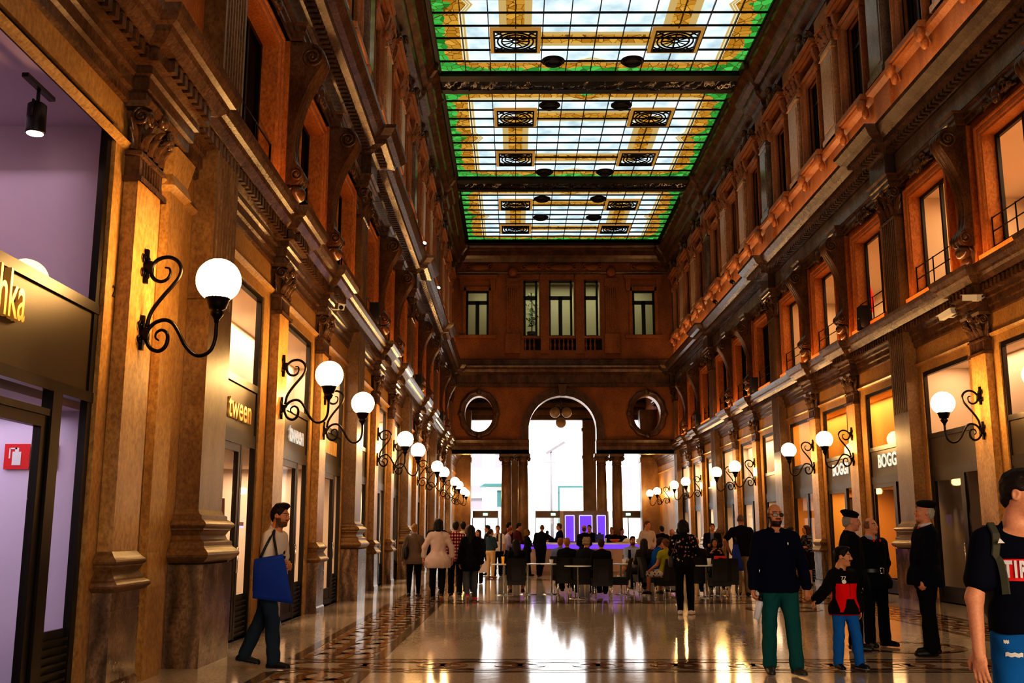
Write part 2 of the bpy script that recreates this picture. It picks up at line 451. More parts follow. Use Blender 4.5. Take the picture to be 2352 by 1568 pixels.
# ------------------------------------------------------------------ globe wall lamps
def make_lamp():
    """scrolled iron bracket; +x points away from the wall, origin on the wall"""
    root = empty('globe_lamp')
    mb = MB()
    A = [(.05, 3.62)] + [(x, z) for x, z in spiral(.22, 4.18, .05, .05, 0, .01, 2)][:0]
    # upper scroll
    up = list(reversed(spiral(.22, 4.16, .17, .055, PI*1.02, -1.35, 30)))
    up = [(.215, 4.21), (.26, 4.20), (.275, 4.15), (.25, 4.09), (.19, 4.06), (.12, 4.08), (.08, 4.14), (.085, 4.23), (.15, 4.30), (.25, 4.32), (.34, 4.28), (.385, 4.20), (.37, 4.11), (.31, 4.02), (.22, 3.91), (.14, 3.80), (.09, 3.70), (.07, 3.58)]
    P = bez([(x, 0, z) for x, z in up], 5); n = len(P)
    mb.tube(P, [.009+.012*min(1, k/(n*.3)) for k in range(n)], 7)
    lo = [(.20, 3.44), (.165, 3.47), (.17, 3.52), (.22, 3.55), (.275, 3.52), (.29, 3.45), (.265, 3.37), (.20, 3.33), (.12, 3.36), (.075, 3.44), (.08, 3.54), (.14, 3.62), (.24, 3.655), (.33, 3.62), (.40, 3.52), (.47, 3.39), (.56, 3.30), (.65, 3.285), (.735, 3.34), (.775, 3.45), (.78, 3.58), (.78, 3.66)]
    P = bez([(x, 0, z) for x, z in lo], 5); n = len(P)
    mb.tube(P, [.009+.012*min(1, k/(n*.25)) for k in range(n)], 7)
    mb.build('arm', M['iron'], root)
    for zc in (4.2, 3.5):
        mb = MB(); mb.box(.004, .04, -.025, .025, zc-.16, zc+.2); mb.box(.004, .09, -.035, .035, zc-.05, zc+.07)
        for s in (-1, 1):
            for q in (-1, 1):
                mb.tube([(.02, s*(.02+y), zc+.02+q*(.03+z)) for y, z in spiral(.03, .05, .05, .015, -PI/2, .9*1, 12)], .011, 6)
        mb.build('wall_plate', M['iron'], root)
    mb = MB(); mb.lathe([(.02, 3.62), (.03, 3.66), (.06, 3.70), (.075, 3.73), (.05, 3.755), (.085, 3.77), (.095, 3.80), (.105, 3.82), (.115, 3.86), (.125, 3.87), (.135, 3.91), (.14, 3.93), (.12, 3.93)], (.78, 0, 0), 18)
    mb.build('lamp_cup', M['iron'], root)
    mb = MB(); mb.ball((.78, 0, 4.07), .228, n=28, k=18); mb.build('glass_globe', M['globe'], root)
    return root
lamp0 = make_lamp(); used = False
for side, T, X0, rz in SIDES:
    ys = [(p+q, .15) for p in PIER[:-1] for q in SMALL]+[(63.8, .004), (67.2, .004)]
    if side == 'left': ys = [(10.28, .15)]+ys
    for k, (y, d) in enumerate(ys):
        pass
        loc = T(y, d, 0)
        if not used: o = lamp0; o.location = loc; o.rotation_euler = (0, 0, rz); used = True
        else: o = copy_tree(lamp0, loc, rz)
        where = '%s wall, %s from the camera' % (side, ORD[k]) if k < len(ys)-2 else '%s lobby wall beyond the arch, %s' % (side, ('nearer', 'farther')[k-len(ys)+2])
        tag(o, 'lit globe lamp on scrolled iron bracket, '+where, 'wall lamp', 'globe wall lamps')
# ------------------------------------------------------------------ shopfronts
def pane(mb, y0, y1, z0, z1, x): mb.quad((x, y0, z0), (x, y1, z0), (x, y1, z1), (x, y0, z1))
def frame_bars(mb, y0, y1, z0, z1, t, x0, x1):
    mb.box(x0, x1, y0, y0+t, z0, z1); mb.box(x0, x1, y1-t, y1, z0, z1); mb.box(x0, x1, y0+t, y1-t, z1-t, z1); mb.box(x0, x1, y0+t, y1-t, z0, z0+t)

def make_shop():
    """origin on the wall plane, glass .22 behind it; door to -y, side light to +y"""
    root = empty('window_1'); w = SHOPW/2
    mb = MB()
    for y0, y1 in ((-w, -w+.06), (w-.06, w)): mb.box(-.11, -.03, y0, y1, 0, SHOPH)
    mb.box(-.11, -.03, -w+.06, w-.06, SHOPH-.09, SHOPH); mb.box(-.11, -.02, -w+.06, w-.06, 3.64, 3.75); mb.box(-.11, -.03, -w+.06, w-.06, 2.78, 2.98)
    mb.box(-.11, -.035, .42, .52, 0, 2.78)
    mb.build('window_frame', M['bronze'], root)
    mb = MB(); mb.box(-.10, -.05, -w+.06, w-.06, 2.98, 3.64); mb.build('sign_panel', M['bronze_panel'], root)
    mb = MB(); pane(mb, -w+.06, w-.06, 3.75, SHOPH-.09, -.055); mb.build('upper_pane', M['glass'], root)
    mb = MB(); pane(mb, .52, w-.06, .62, 2.78, -.055); mb.build('side_pane', M['glass'], root)
    mb = MB(); mb.box(-.12, -.09, .52, w-.06, 0, .62)
    for k in range(7): mb.box(-.09, -.05, .53, w-.1, .06+k*.075, .085+k*.075)
    mb.build('vent_grille', M['bronze'], root)
    mb = MB(); frame_bars(mb, -w+.06, .42, .02, 2.78, .11, -.11, -.04); mb.box(-.10, -.05, -w+.2, .31, .13, .35)
    dr = mb.build('door', M['bronze'], root)
    mb = MB(); pane(mb, -w+.2, .31, .35, 2.67, -.06); mb.build('door_pane', M['glass'], dr)
    mb = MB(); mb.tube([(-.06, .36, .95), (.0, .36, .95), (.0, .36, 1.3), (-.06, .36, 1.3)], .014, 8); mb.build('door_handle', M['chrome'], dr)
    return root
shop0 = make_shop(); used = False; n_win = 0; SHOPS = {}
for side, T, X0, rz in SIDES:
    k = 0
    for p in PIER[:-1]:
        for c in BAYC:
            loc = T(p+c, 0, 0); n_win += 1
            if not used: o = shop0; o.location = loc; o.rotation_euler = (0, 0, rz); used = True
            else: o = copy_tree(shop0, loc, rz)
            o.name = 'window_%d' % n_win; SHOPS[(side, k)] = o
            structure(o, 'bronze framed shop window with glass door, %s wall, %s from the camera' % (side, ORD[k])); k += 1

# lettering on the sign panels (read from the hall)
def sign(o, s, size, mat, y=0, z=3.3, sp=1., bold=.0):
    # local frame: text runs along +y, faces +x
    R = Matrix(((0, 0, 1, -.04), (1, 0, 0, y), (0, 1, 0, z), (0, 0, 0, 1)))
    return text_mesh(s, size, .02, 'sign_letters', mat, o, R, bold, sp)
sign(SHOPS[('left', 0)], 'tween', .50, M['gold'], .25, 3.28, 1., .004)
sign(SHOPS[('left', 1)], 'tween', .50, M['silverletter'], .25, 3.28, 1., .004)
sign(SHOPS[('right', 3)], 'BOGGI', .46, M['silverletter'], .1, 3.34, 1.05, .012)
sign(SHOPS[('right', 4)], 'BOGGI', .46, M['silverletter'], .1, 3.34, 1.05, .012)
mbs = MB()
for k in range(9): mbs.box(-.06, -.04, -.6+k*.15, -.52+k*.15, 3.2, 3.5)
mbs.build('sign_letters', M['gold'], SHOPS[('left', 2)])

# rooms behind the shopfronts
def room(name, T, y0, y1, z0, z1, depth, mat, d0=.12):
    mb = MB()
    mb.quad(T(y0, -depth, z0), T(y1, -depth, z0), T(y1, -depth, z1), T(y0, -depth, z1))
    for y in (y0, y1): mb.quad(T(y, -d0, z0), T(y, -depth, z0), T(y, -depth, z1), T(y, -d0, z1))
    for z in (z0, z1): mb.quad(T(y0, -d0, z), T(y1, -d0, z), T(y1, -depth, z), T(y0, -depth, z))
    return structure(mb.build(name, mat))
def area(name, loc, size, sy, power, col, rot=(0, 0, 0)):
    l = bpy.data.lights.new(name, 'AREA'); l.shape = 'RECTANGLE'; l.size = size; l.size_y = sy; l.energy = power; l.color = col
    o = bpy.data.objects.new(name, l); COL.objects.link(o); o.location = loc; o.rotation_euler = rot; return o
SHOPCOL = {'left': [((1, .72, .5), 260), ((1, .82, .62), 420), ((1, .8, .6), 420), ((1, .8, .6), 420)],
           'right': [((1, .62, .38), 170), ((1, .62, .30), 170), ((1, .75, .5), 190), ((1, .8, .6), 220)]}
for side, T, X0, rz in SIDES:
    for i, p in enumerate(PIER[:-1]):
        dep = 3.6
        room('wall_interior', T, p+.3, p+11.5, 0, 5.4, dep, M['plaster_amber'] if (side == 'right' and i == 1) else M['plaster'])
        col, pw = SHOPCOL[side][i]
        room('wall_interior', T, p+.35, p+11.45, 3.2, 5.36, 1.25, M['plaster_amber'] if (side == 'right' and i == 1) else M['plaster'])
        area('shop_light', T(p+5.9, -.8, 5.34), .7, 10.5, pw*.62, col)
        area('shop_light', T(p+5.9, -2.0, 2.9), 1.6, 10.5, pw*(.02 if side == 'right' and i == 0 else .9), col)
# mezzanine floor slab seen through the shop glass
for side, T, X0, rz in SIDES:
    mb = MB()
    for p in PIER[:-1]: mb.box(p+.3, p+11.5, -3.6, -.14, 2.98, 3.2, lambda u, d, z: T(u, d, z))
    n_tr += 1; structure(mb.build('trim_%d' % n_tr, M['plaster']))

# big shop at the left edge of the picture
root = empty('window_90', TL(5.73, 0, 0)); structure(root, 'large lilac lit shop window with open glass door at the left edge')
mb = MB(); y1, y0 = 3.96, -4.2
frame_bars(mb, y0, y1, 0, 5.55, .10, -.11, -.04); mb.box(-.12, -.03, y0, y1, 3.58, 3.68); mb.box(-.12, -.03, y0, y1, 2.72, 2.82)
mb.box(-.12, -.02, 3.10, 3.28, 0, 2.72)
mb.build('window_frame', M['bronze'], root)
mb = MB(); mb.box(-.10, -.06, y0+.1, y1-.1, 2.82, 3.58); mb.build('sign_panel', M['bronze_panel'], root)
mb = MB(); pane(mb, y0+.1, y1-.1, 3.68, 5.45, -.07); mb.build('upper_pane', M['glass_lav'], root)
mb = MB(); pane(mb, 3.28, y1-.1, .66, 2.72, -.07); mb.build('side_pane', M['glass_lav'], root)
mb = MB(); mb.box(-.11, -.08, 3.28, y1-.1, 0.02, .66)
for k in range(8): mb.box(-.08, -.045, 3.3, y1-.12, .07+k*.07, .095+k*.07)
mb.build('vent_grille', M['bronze'], root)
mb = MB(); frame_bars(mb, 1.74, 3.08, .02, 2.5, .1, -.12, -.05); mb.box(-.12, -.03, y0, 3.1, 2.5, 2.56); dr = mb.build('door', M['bronze'], root)
mb = MB(); pane(mb, 1.84, 2.98, .1, 2.4, -.08); mb.build('door_pane', M['glass_lav'], dr)
R = Matrix(((0, 0, 1, -.03), (.58, 0, 0, 2.13), (0, 1, 0, 3.36), (0, 0, 0, 1)))
text_mesh('shka', .56, .03, 'sign_letters', M['gold'], root, R, .004)
room('wall_interior', TL, 1.2, 10.6, 0, 5.9, 3.4, M['plaster_lav'], .12)
area('shop_light', TL(6.5, -1.8, 5.4), 2.2, 8., 26, (1, .8, .85)); area('shop_light', TL(6.5, -1.8, 2.7), 2.2, 8., 80, (.95, .9, 1.))
mb = MB(); mb.box(-3.4, -.5, -4.5, 4.9, 2.75, 3.5); n_tr += 1; structure(mb.build('trim_%d' % n_tr, M['plaster_lav'], None, TL(6., 0, 0)))
# fire signs on that inner wall
def fire_sign(x, glyph, label):
    r = empty('fire_sign', TL(10.58, x, 2.28)); tag(r, label, 'sign', None)
    mb = MB(); mb.box(-.13, .13, -.012, 0, -.13, .13); mb.build('plate', M['red'], r)
    mb = MB()
    if glyph == 'x':
        mb.box(-.045, .045, -.018, -.012, -.09, .05); mb.box(-.02, .02, -.018, -.012, .05, .09); mb.box(-.07, .0, -.018, -.012, .075, .09); mb.box(-.08, -.065, -.018, -.012, -.02, .085)
    else:
        mb.box(-.10, -.02, -.018, -.012, .04, .10); mb.box(-.10, -.085, -.018, -.012, -.09, .0)
        for k in range(3): mb.prism([(.02+k*.03, -.09), (.045+k*.03, -.09), (.06+k*.02, .06-k*.02)], -.018, -.012)
        mb.box(-.06, .0, -.018, -.012, -.02, .0)
    mb.build('pictogram', M['white'], r)
fire_sign(-1.14, 'x', 'square red fire extinguisher sign on the lilac shop wall, left one')
fire_sign(-.86, 'h', 'square red fire hose sign on the lilac shop wall, half behind door frame')
def track_spot(loc, label, tilt=.5):
    r = empty('track_spotlight', loc); tag(r, label, 'spotlight', 'black shop spotlights')
    mb = MB(); mb.box(-.03, .03, -.28, .28, .30, .34); mb.build('track', M['black'], r)
    mb = MB(); mb.tube([(0, 0, .32), (0, 0, .16)], .018, 8); mb.tube([(0, -.09, .0), (0, -.09, .16), (0, .09, .16), (0, .09, .0)], .012, 6); mb.build('yoke', M['black'], r)
    mb = MB(); mb.lathe([(.06, .16), (.085, .14), (.09, -.12), (.085, -.14)], n=18); hd = mb.build('lamp_head', M['black'], r)
    mb = MB(); mb.lathe([(.075, -.141), (.07, -.146), (.0, -.148)], n=18); mb.build('lens', M['spot'], hd)
track_spot(TL(9.05, -.5, 5.32), 'black track spotlight shining behind the upper left shop glass')
R = Matrix(((0, 0, 1, .004), (.8, 0, 0, 4.17), (0, 1, 0, 3.86), (0, 0, 0, 1)))
text_mesh('2', .17, .003, 'house_number', M['black'], root, R)

# ------------------------------------------------------------------ mezzanine windows
def make_mezz():
    root = empty('window_30'); w = MEZ[2]/2; z0, z1 = MEZ[:2]
    mb = MB()
    prof = [(0, 0), (.10, .0), (.10, .05), (.13, .07), (.13, .17), (.16, .18), (.16, .22), (0, .22)]   # (proud of wall, away from opening)
    for (d0, o0), (d1, o1) in zip(prof[:-1], prof[1:]):
        a = [(-w-o0, z0), (-w-o0, z1+o0), (w+o0, z1+o0), (w+o0, z0)]; b = [(-w-o1, z0), (-w-o1, z1+o1), (w+o1, z1+o1), (w+o1, z0)]
        for k in range(3): mb.quad((d0, *a[k]), (d0, *a[k+1]), (d1, *b[k+1]), (d1, *b[k]))
    mb.box(.0, .24, -w-.26, w+.26, z0-.12, z0)
    mb.build('surround', M['stucco'], root)
    mb = MB()   # carved crest over the lintel
    for s in (-1, 1):
        pts = [(.2, s*(.20+y), z1+.5+z) for y, z in spiral(0, 0, .16, .03, 0, 1.4, 16)]; mb.tube(pts, [.05-.02*k/16 for k in range(17)], 6)
        mb.tube(bez([(.16, s*.2, z1+.42), (.18, s*.45, z1+.40), (.16, s*.68, z1+.36)], 5), [.06-.004*k for k in range(11)], 6)
        mb.ball((.2, s*.5, z1+.42), .07, .1, .07, 8, 5)
    mb.ball((.2, 0, z1+.46), .12, .14, .2, 10, 6); mb.ball((.24, 0, z1+.34), .08, .1, .1, 8, 5)
    mb.build('crest', M['stone_dark'], root)
    mb = MB(); frame_bars(mb, -w, w, z0, z1, .08, -.23, -.16); mb.box(-.23, -.16, .12, .20, z0, z1)
    mb.build('window_frame', M['black'], root)
    mb = MB(); pane(mb, -w+.07, w-.07, z0, z1, -.20); mb.build('window_pane', M['glass'], root)
    mb = MB()
    for z in (z0+.12, z0+.42, z0+.70): mb.tube([(.05, -w+.02, z), (.05, w-.02, z)], .014, 6)
    for y in (-w+.03, -.0, w-.03): mb.tube([(.05, y, z0), (.05, y, z0+.72)], .016, 6)
    mb.build('railing', M['iron'], root)
    return root
mz0 = make_mezz(); used = False; MZ = {}
nw = 30
for side, T, X0, rz in SIDES:
    k = 0
    for p in PIER[:-1]:
        for c in BAYC:
            loc = T(p+c, 0, 0)
            if not used: o = mz0; o.location = loc; o.rotation_euler = (0, 0, rz); used = True
            else: o = copy_tree(mz0, loc, rz)
            o.name = 'window_%d' % nw; nw += 1; MZ[(side, k)] = o
            structure(o, 'orange framed mezzanine window with iron railing, %s wall, %s from the camera' % (side, ORD[k])); k += 1
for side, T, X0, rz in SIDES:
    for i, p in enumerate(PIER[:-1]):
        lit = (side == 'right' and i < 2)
        room('wall_interior', T, p+.3, p+11.5, 6.8, 9.6, 3., M['plaster'] if lit else M['plaster_unlit'], .24)
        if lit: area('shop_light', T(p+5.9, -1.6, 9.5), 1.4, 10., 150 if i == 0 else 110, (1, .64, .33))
# hanging red cloth shapes & ceiling spots in the lit mezzanine
def red_banner(y, lab):
    r = empty('red_banner', TR(y, -1.1, 8.3)); tag(r, lab, 'banner', 'red banners inside the mezzanine')
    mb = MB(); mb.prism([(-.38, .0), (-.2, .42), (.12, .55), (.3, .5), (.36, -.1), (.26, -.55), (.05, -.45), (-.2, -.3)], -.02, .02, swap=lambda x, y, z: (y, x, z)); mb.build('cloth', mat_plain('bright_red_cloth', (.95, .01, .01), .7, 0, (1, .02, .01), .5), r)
    mb = MB(); mb.tube([(0, .1, .5), (0, .1, 1.25)], .008, 5); mb.build('cord', M['iron'], r)
red_banner(PIER[0]+BAYC[2]-.5, 'bright red shape hanging in lit mezzanine window, second window at right')
red_banner(PIER[1]+BAYC[1]-.4, 'small red shape hanging in lit mezzanine window beyond the fluted pilaster')
for k, (y, l) in enumerate(((PIER[0]+BAYC[1]-.5, 'nearest'), (PIER[0]+BAYC[2]-.7, 'second'), (PIER[1]+BAYC[0]-.5, 'third'))):
    r = empty('recessed_spotlight', TR(y, -.9, 9.58)); tag(r, 'small lit ceiling spot inside right mezzanine window, %s from the camera' % l, 'spotlight', 'mezzanine ceiling spots')
    mb = MB(); mb.lathe([(.10, .0), (.10, -.03), (.085, -.04)], n=16); mb.build('ring', M['white'], r)
    mb = MB(); mb.lathe([(.08, -.041), (.0, -.045)], n=16); mb.build('lens', M['spot'], r)

# ------------------------------------------------------------------ scroll consoles between mezzanine windows
def make_console():
    root = empty('scroll_bracket'); w = .46
    out = bez([(.16, 9.86), (.50, 9.84), (.66, 9.74), (.72, 9.56), (.66, 9.38), (.50, 9.1), (.36, 8.75), (.27, 8.35), (.24, 8.0), (.28, 7.72), (.36, 7.6), (.42, 7.45), (.36, 7.32), (.22, 7.28)], 5)
    pts = [(p[0], p[1]) for p in out]
    mb = MB(); R = []
    # grooved front following the S, three lobes across the width
    for x, z in pts:
        R.append([(x+.035*abs(math.sin(3*PI*t)) - .03, -w/2+w*t, z) for t in [k/18 for k in range(19)]])
    mb.rings(R, False, True)
    for s in (-1, 1):
        i = mb.vs([(x-.03, s*w/2, z) for x, z in pts]); j = mb.vs([(.01, s*w/2, z) for x, z in pts])
        for k in range(len(pts)-1): mb.face((i+k, i+k+1, j+k+1, j+k))
        for (cx, cz, r, tn) in ((.50, 9.58, .2, 2.2), (.30, 7.46, .12, 1.8)):
            mb.tube([(cx+x, s*(w/2+.015), cz+z) for x, z in spiral(0, 0, r, .02, PI*.5, -tn, 30)], .03 if r > .15 else .02, 6)
            mb.ball((cx, s*w/2, cz), .05, .05, .05, 8, 5)
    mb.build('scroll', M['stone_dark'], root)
    mb = MB(); mb.ball((.26, 0, 7.18), .17, .2, .15, 12, 7); mb.ball((.2, 0, 6.98), .12, .14, .16, 10, 6)
    for s in (-1, 1): leaf(mb, (.1, s*.12, 6.84), (1, s*.4, 0), .42, .2, .12)
    mb.build('leaf_drop', M['stone_dark'], root)
    mb = MB(); mb.box(.004, .12, -w/2-.05, w/2+.05, 6.75, 9.85); mb.build('backing', M['stucco'], root)
    return root
c0 = make_console(); used = False
for side, T, X0, rz in SIDES:
    k = 0
    for p in PIER[:-1]:
        for q in SMALL:
            loc = T(p+q, 0, 0)
            if not used: o = c0; o.location = loc; o.rotation_euler = (0, 0, rz); used = True
            else: o = copy_tree(c0, loc, rz)
            tag(o, 'brown marble S scroll bracket between mezzanine windows, %s wall, %s from the camera' % (side, ORD[k]), 'bracket', 'scroll brackets'); k += 1

# ------------------------------------------------------------------ attic windows, panels and strips
def make_attic():
    root = empty('window_60'); w = ATT[2]/2; z0, z1 = ATT[:2]
    mb = MB()
    prof = [(0, 0), (.08, .0), (.08, .05), (.14, .08), (.14, .2), (.2, .22), (.2, .28), (0, .28)]
    for (d0, o0), (d1, o1) in zip(prof[:-1], prof[1:]):
        a = [(-w-o0, z0), (-w-o0, z1+o0), (w+o0, z1+o0), (w+o0, z0)]; b = [(-w-o1, z0), (-w-o1, z1+o1), (w+o1, z1+o1), (w+o1, z0)]
        for k in range(3): mb.quad((d0, *a[k]), (d0, *a[k+1]), (d1, *b[k+1]), (d1, *b[k]))
    mb.build('surround', M['stone_attic'], root)
    mb = MB()   # sill with carved ends, and the bracketed cornice
    mb.box(0, .36, -w-.42, w+.42, z0-.14, z0); mb.box(0, .30, -w-.36, w+.36, z0-.2, z0-.14)
    for s in (-1, 1):
        mb.ball((.3, s*(w+.28), z0-.28), .13, .14, .2, 10, 6); mb.ball((.2, s*(w+.28), z0-.5), .1, .1, .16, 8, 5)
        leaf(mb, (.1, s*(w+.28), z0-.62), (1, 0, 0), .36, .22, .14)
    for d, z, t in ((.26, z1+.62, .07), (.38, z1+.69, .08), (.46, z1+.77, .09)): mb.box(0, d, -w-.34-d*.4, w+.34+d*.4, z, z+t)
    for s in (-1, 1):
        mb.prism([(.0, z1-.1), (.16, z1-.06), (.2, z1+.2), (.3, z1+.45), (.32, z1+.62), (.0, z1+.62)], s*(w+.28)-.1, s*(w+.28)+.1)
        mb.ball((.22, s*(w+.28), z1+.02), .1, .12, .16, 8, 5)
    mb.build('sill_and_cornice', M['stone_attic'], root)
    mb = MB()
    for s in (-1, 1):
        mb.tube(bez([(.3, s*.1, z1+.95), (.34, s*.35, z1+1.25), (.3, s*.62, z1+1.2), (.26, s*.8, z1+.92)], 5), [.09-.004*k for k in range(16)], 7)
        mb.tube([(.34, s*(.45+y), z1+1.1+z) for y, z in spiral(0, 0, .18, .03, 0, 1.4*s, 14)], .05, 6)
        leaf(mb, (.2, s*.75, z1+.86), (1, s*.5, 0), .4, .3, .2)
    mb.ball((.36, 0, z1+1.1), .16, .2, .3, 12, 7); mb.ball((.42, 0, z1+1.4), .14, .16, .16, 10, 6)
    mb.build('crest', M['stone_dark'], root)
    mb = MB(); frame_bars(mb, -w, w, z0, z1, .09, -.19, -.12); mb.box(-.15, -.11, -.05, .05, z0, z1); mb.box(-.15, -.11, -w, w, z1-.72, z1-.62); mb.build('window_frame', M['black'], root)
    mb = MB(); pane(mb, -w+.06, w-.06, z0+.06, z1-.06, -.14); mb.build('window_pane', M['glass_dark'], root)
    return root
a0 = make_attic(); used = False; nw = 60
for side, T, X0, rz in SIDES:
    k = 0
    for p in PIER[:-1]:
        for c in BAYC:
            loc = T(p+c, .05, 0)
            if not used: o = a0; o.location = loc; o.rotation_euler = (0, 0, rz); used = True
            else: o = copy_tree(a0, loc, rz)
            o.name = 'window_%d' % nw; nw += 1
            structure(o, 'dark attic window with carved stone crest, %s wall, %s from the camera' % (side, ORD[k])); k += 1
def make_strip(w, d, mat, nm):
    root = empty(nm)
    mb = MB(); mb.wrap([(.05, 12.84), (.05, 13.0), (.0, 13.06), (0, 15.5), (.05, 15.54), (0, 15.6), (0, 15.75)], w, d)
    mb.box(d, d+.02, -w/2+.1, w/2-.1, 13.2, 15.3); mb.build('shaft', M[mat], root)
    mb = MB(); capital(mb, w, d, 15.75, 16.5); mb.wrap([(.05, 16.5), (.1, 16.55), (.1, 16.9), (.0, 17)], w, d)
    mb.build('capital', M['stone_attic'], root); return root
s1 = make_strip(1.1, .25, 'stone_cream', 'attic_pillar'); s2 = make_strip(.95, .3, 'stone_grey_sheen', 'attic_pillar'); u1 = u2 = False
for side, T, X0, rz in SIDES:
    k = 0
    for p in PIER[:-1]:
        for q in SMALL:
            loc = T(p+q, 0, 0)
            if not u1: o = s1; o.location = loc; o.rotation_euler = (0, 0, rz); u1 = True
            else: o = copy_tree(s1, loc, rz)
            tag(o, 'cream marble attic pilaster between upper windows, %s wall, %s from the camera' % (side, ORD[k]), 'pilaster', 'cream attic pilasters'); k += 1
    for i, p in enumerate(PIER[:-1]):
        loc = T(p, 0, 0)
        if not u2: o = s2; o.location = loc; o.rotation_euler = (0, 0, rz); u2 = True
        else: o = copy_tree(s2, loc, rz)
        tag(o, 'shiny grey attic pilaster above the %s fluted pilaster, %s wall' % (ORD[i], side), 'pilaster', 'grey attic pilasters')

# warm area strips added above the main cornice to brighten the attic, no fixtures
for side, T, X0, rz in SIDES:
    for i, p in enumerate(PIER[:-1]):
        area('attic_fill', T(p+5.9, .75, 11.35), .12, 10.5, 70, (1, .6, .3), (0, math.radians(28 if side == 'right' else -28)+PI, 0))
        area('mezz_fill', T(p+5.9, .44, 6.80), .08, 10.5, 40, (1, .5, .2), (0, math.radians(20 if side == 'right' else -20)+PI, 0))  # fill strip added over the lower ledge, brightens the mezzanine surrounds
# ------------------------------------------------------------------ end screen with arch
BEFORE_END = set(o.name for o in bpy.data.objects)
HW = 1.985; ACX = 2.86; SPR = 7.5
mb = MB()
OC = [(-2.05, 8.42, .84, 1.06), (7.84, 8.42, .82, 1.06)]
def arch_z(x): return SPR+math.sqrt(max(HW*HW-(x-ACX)**2, 0))
EW = [(-2.74, -1.38, 13.12, 15.84), (.70, 1.53, 13.07, 16.46), (2.2, 3.62, 13.07, 16.46), (4.32, 5.17, 13.07, 16.46), (7.22, 8.56, 13.12, 15.84)]
BAL = [(.62, 1.60, 12.22, 12.92), (2.12, 3.70, 12.22, 12.92), (4.24, 5.26, 12.22, 12.92)]
def TE(u, d, z): return (u, YE-d, z)
# upper storey
wall_grid(mb, TE, XL, XR, 11.3, 18.7, EW+BAL, .4, [(0, 0)])
# arch storey, z 6.9..10.2, with round-headed and oval openings: fine columns
xs = [XL+(XR-XL)*k/270 for k in range(271)]
for a, b in zip(xs[:-1], xs[1:]):
    m = (a+b)/2; cuts = []
    if abs(m-ACX) < HW: cuts.append((6.8, arch_z(a) if abs(a-ACX) < HW else SPR, arch_z(b) if abs(b-ACX) < HW else SPR, None))
    for cx, cz, rx, rzz in OC:
        if abs(m-cx) < rx:
            fa = rzz*math.sqrt(max(1-((a-cx)/rx)**2, 0)); fb = rzz*math.sqrt(max(1-((b-cx)/rx)**2, 0)); cuts.append((cz-fa, cz+fa, cz+fb, cz-fb))
    if not cuts: mb.quad(TE(a, 0, 6.85), TE(b, 0, 6.85), TE(b, 0, 10.2), TE(a, 0, 10.2)); mb.quad(TE(a, -.8, 6.85), TE(b, -.8, 6.85), TE(b, -.8, 10.2), TE(a, -.8, 10.2))
    else:
        c = cuts[0]
        for d in (0, -.8):
            mb.quad(TE(a, d, c[1]), TE(b, d, c[2]), TE(b, d, 10.2), TE(a, d, 10.2))
            if c[3] is not None: mb.quad(TE(a, d, 6.85), TE(b, d, 6.85), TE(b, d, c[3]), TE(a, d, c[0]))
mb.mi = 1
for k in range(48):   # soffit of the arch
    t0, t1 = PI*k/48, PI*(k+1)/48
    p = [(ACX+HW*math.cos(t), SPR+HW*math.sin(t)) for t in (t0, t1)]
    mb.quad(TE(p[0][0], 0, p[0][1]), TE(p[1][0], 0, p[1][1]), TE(p[1][0], -.8, p[1][1]), TE(p[0][0], -.8, p[0][1]), True)
for s in (-1, 1): mb.quad(TE(ACX+s*HW, 0, 6.1), TE(ACX+s*HW, 0, SPR), TE(ACX+s*HW, -.8, SPR), TE(ACX+s*HW, -.8, 6.1))
for cx, cz, rx, rzz in OC:
    for k in range(40):
        t0, t1 = 2*PI*k/40, 2*PI*(k+1)/40
        mb.quad(*[TE(cx+rx*math.cos(t), d, cz+rzz*math.sin(t)) for t, d in ((t0, 0), (t1, 0), (t1, -.8), (t0, -.8))], True)
mb.mi = 0
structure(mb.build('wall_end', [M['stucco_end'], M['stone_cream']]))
# archivolt, oval frames
mb = MB()
for r0, r1, d in ((HW, HW+.42, .14), (HW+.05, HW+.12, .18), (HW+.34, HW+.44, .2)):
    R = []
    for k in range(41):
        t = PI*k/40; sx = math.cos(t); sz = math.sin(t)
        R.append([TE(ACX+r0*sx, 0, SPR+r0*sz), TE(ACX+r0*sx, d, SPR+r0*sz), TE(ACX+r1*sx, d, SPR+r1*sz), TE(ACX+r1*sx, 0, SPR+r1*sz)])
    R = [[(x, y, 6.9) for x, y, z in R[0]]]+R+[[(x, y, 6.9) for x, y, z in R[-1]]]
    mb.rings(R, False, False)
mb.prism([(ACX-.16, SPR+HW-.06), (ACX+.16, SPR+HW-.06), (ACX+.26, 10.12), (ACX-.26, 10.12)], YE-.42, YE, swap=lambda x, y, z: (x, y, z))
n_tr += 1; structure(mb.build('trim_%d' % n_tr, M['stone_dark']))
for cx, cz, rx, rzz in OC:
    mb = MB(); R = []
    for k in range(49):
        t = 2*PI*k/48; c, s = math.cos(t), math.sin(t); b = .03*math.cos(12*t)
        R.append([TE(cx+(rx+o)*c, d, cz+(rzz+o)*s) for o, d in ((0, 0), (.0, .08), (.06, .14), (.12, .1), (.2+b, .16), (.34+b, .12), (.36+b, 0))])
    mb.rings(R, False, True)
    for k in range(4):
        t = PI/2*k; mb.ball((cx+(rx+.24)*math.cos(t), YE-.14, cz+(rzz+.24)*math.sin(t)), .17, .1, .17, 10, 6)
    n_tr += 1; structure(mb.build('trim_%d' % n_tr, M['stone_dark']))
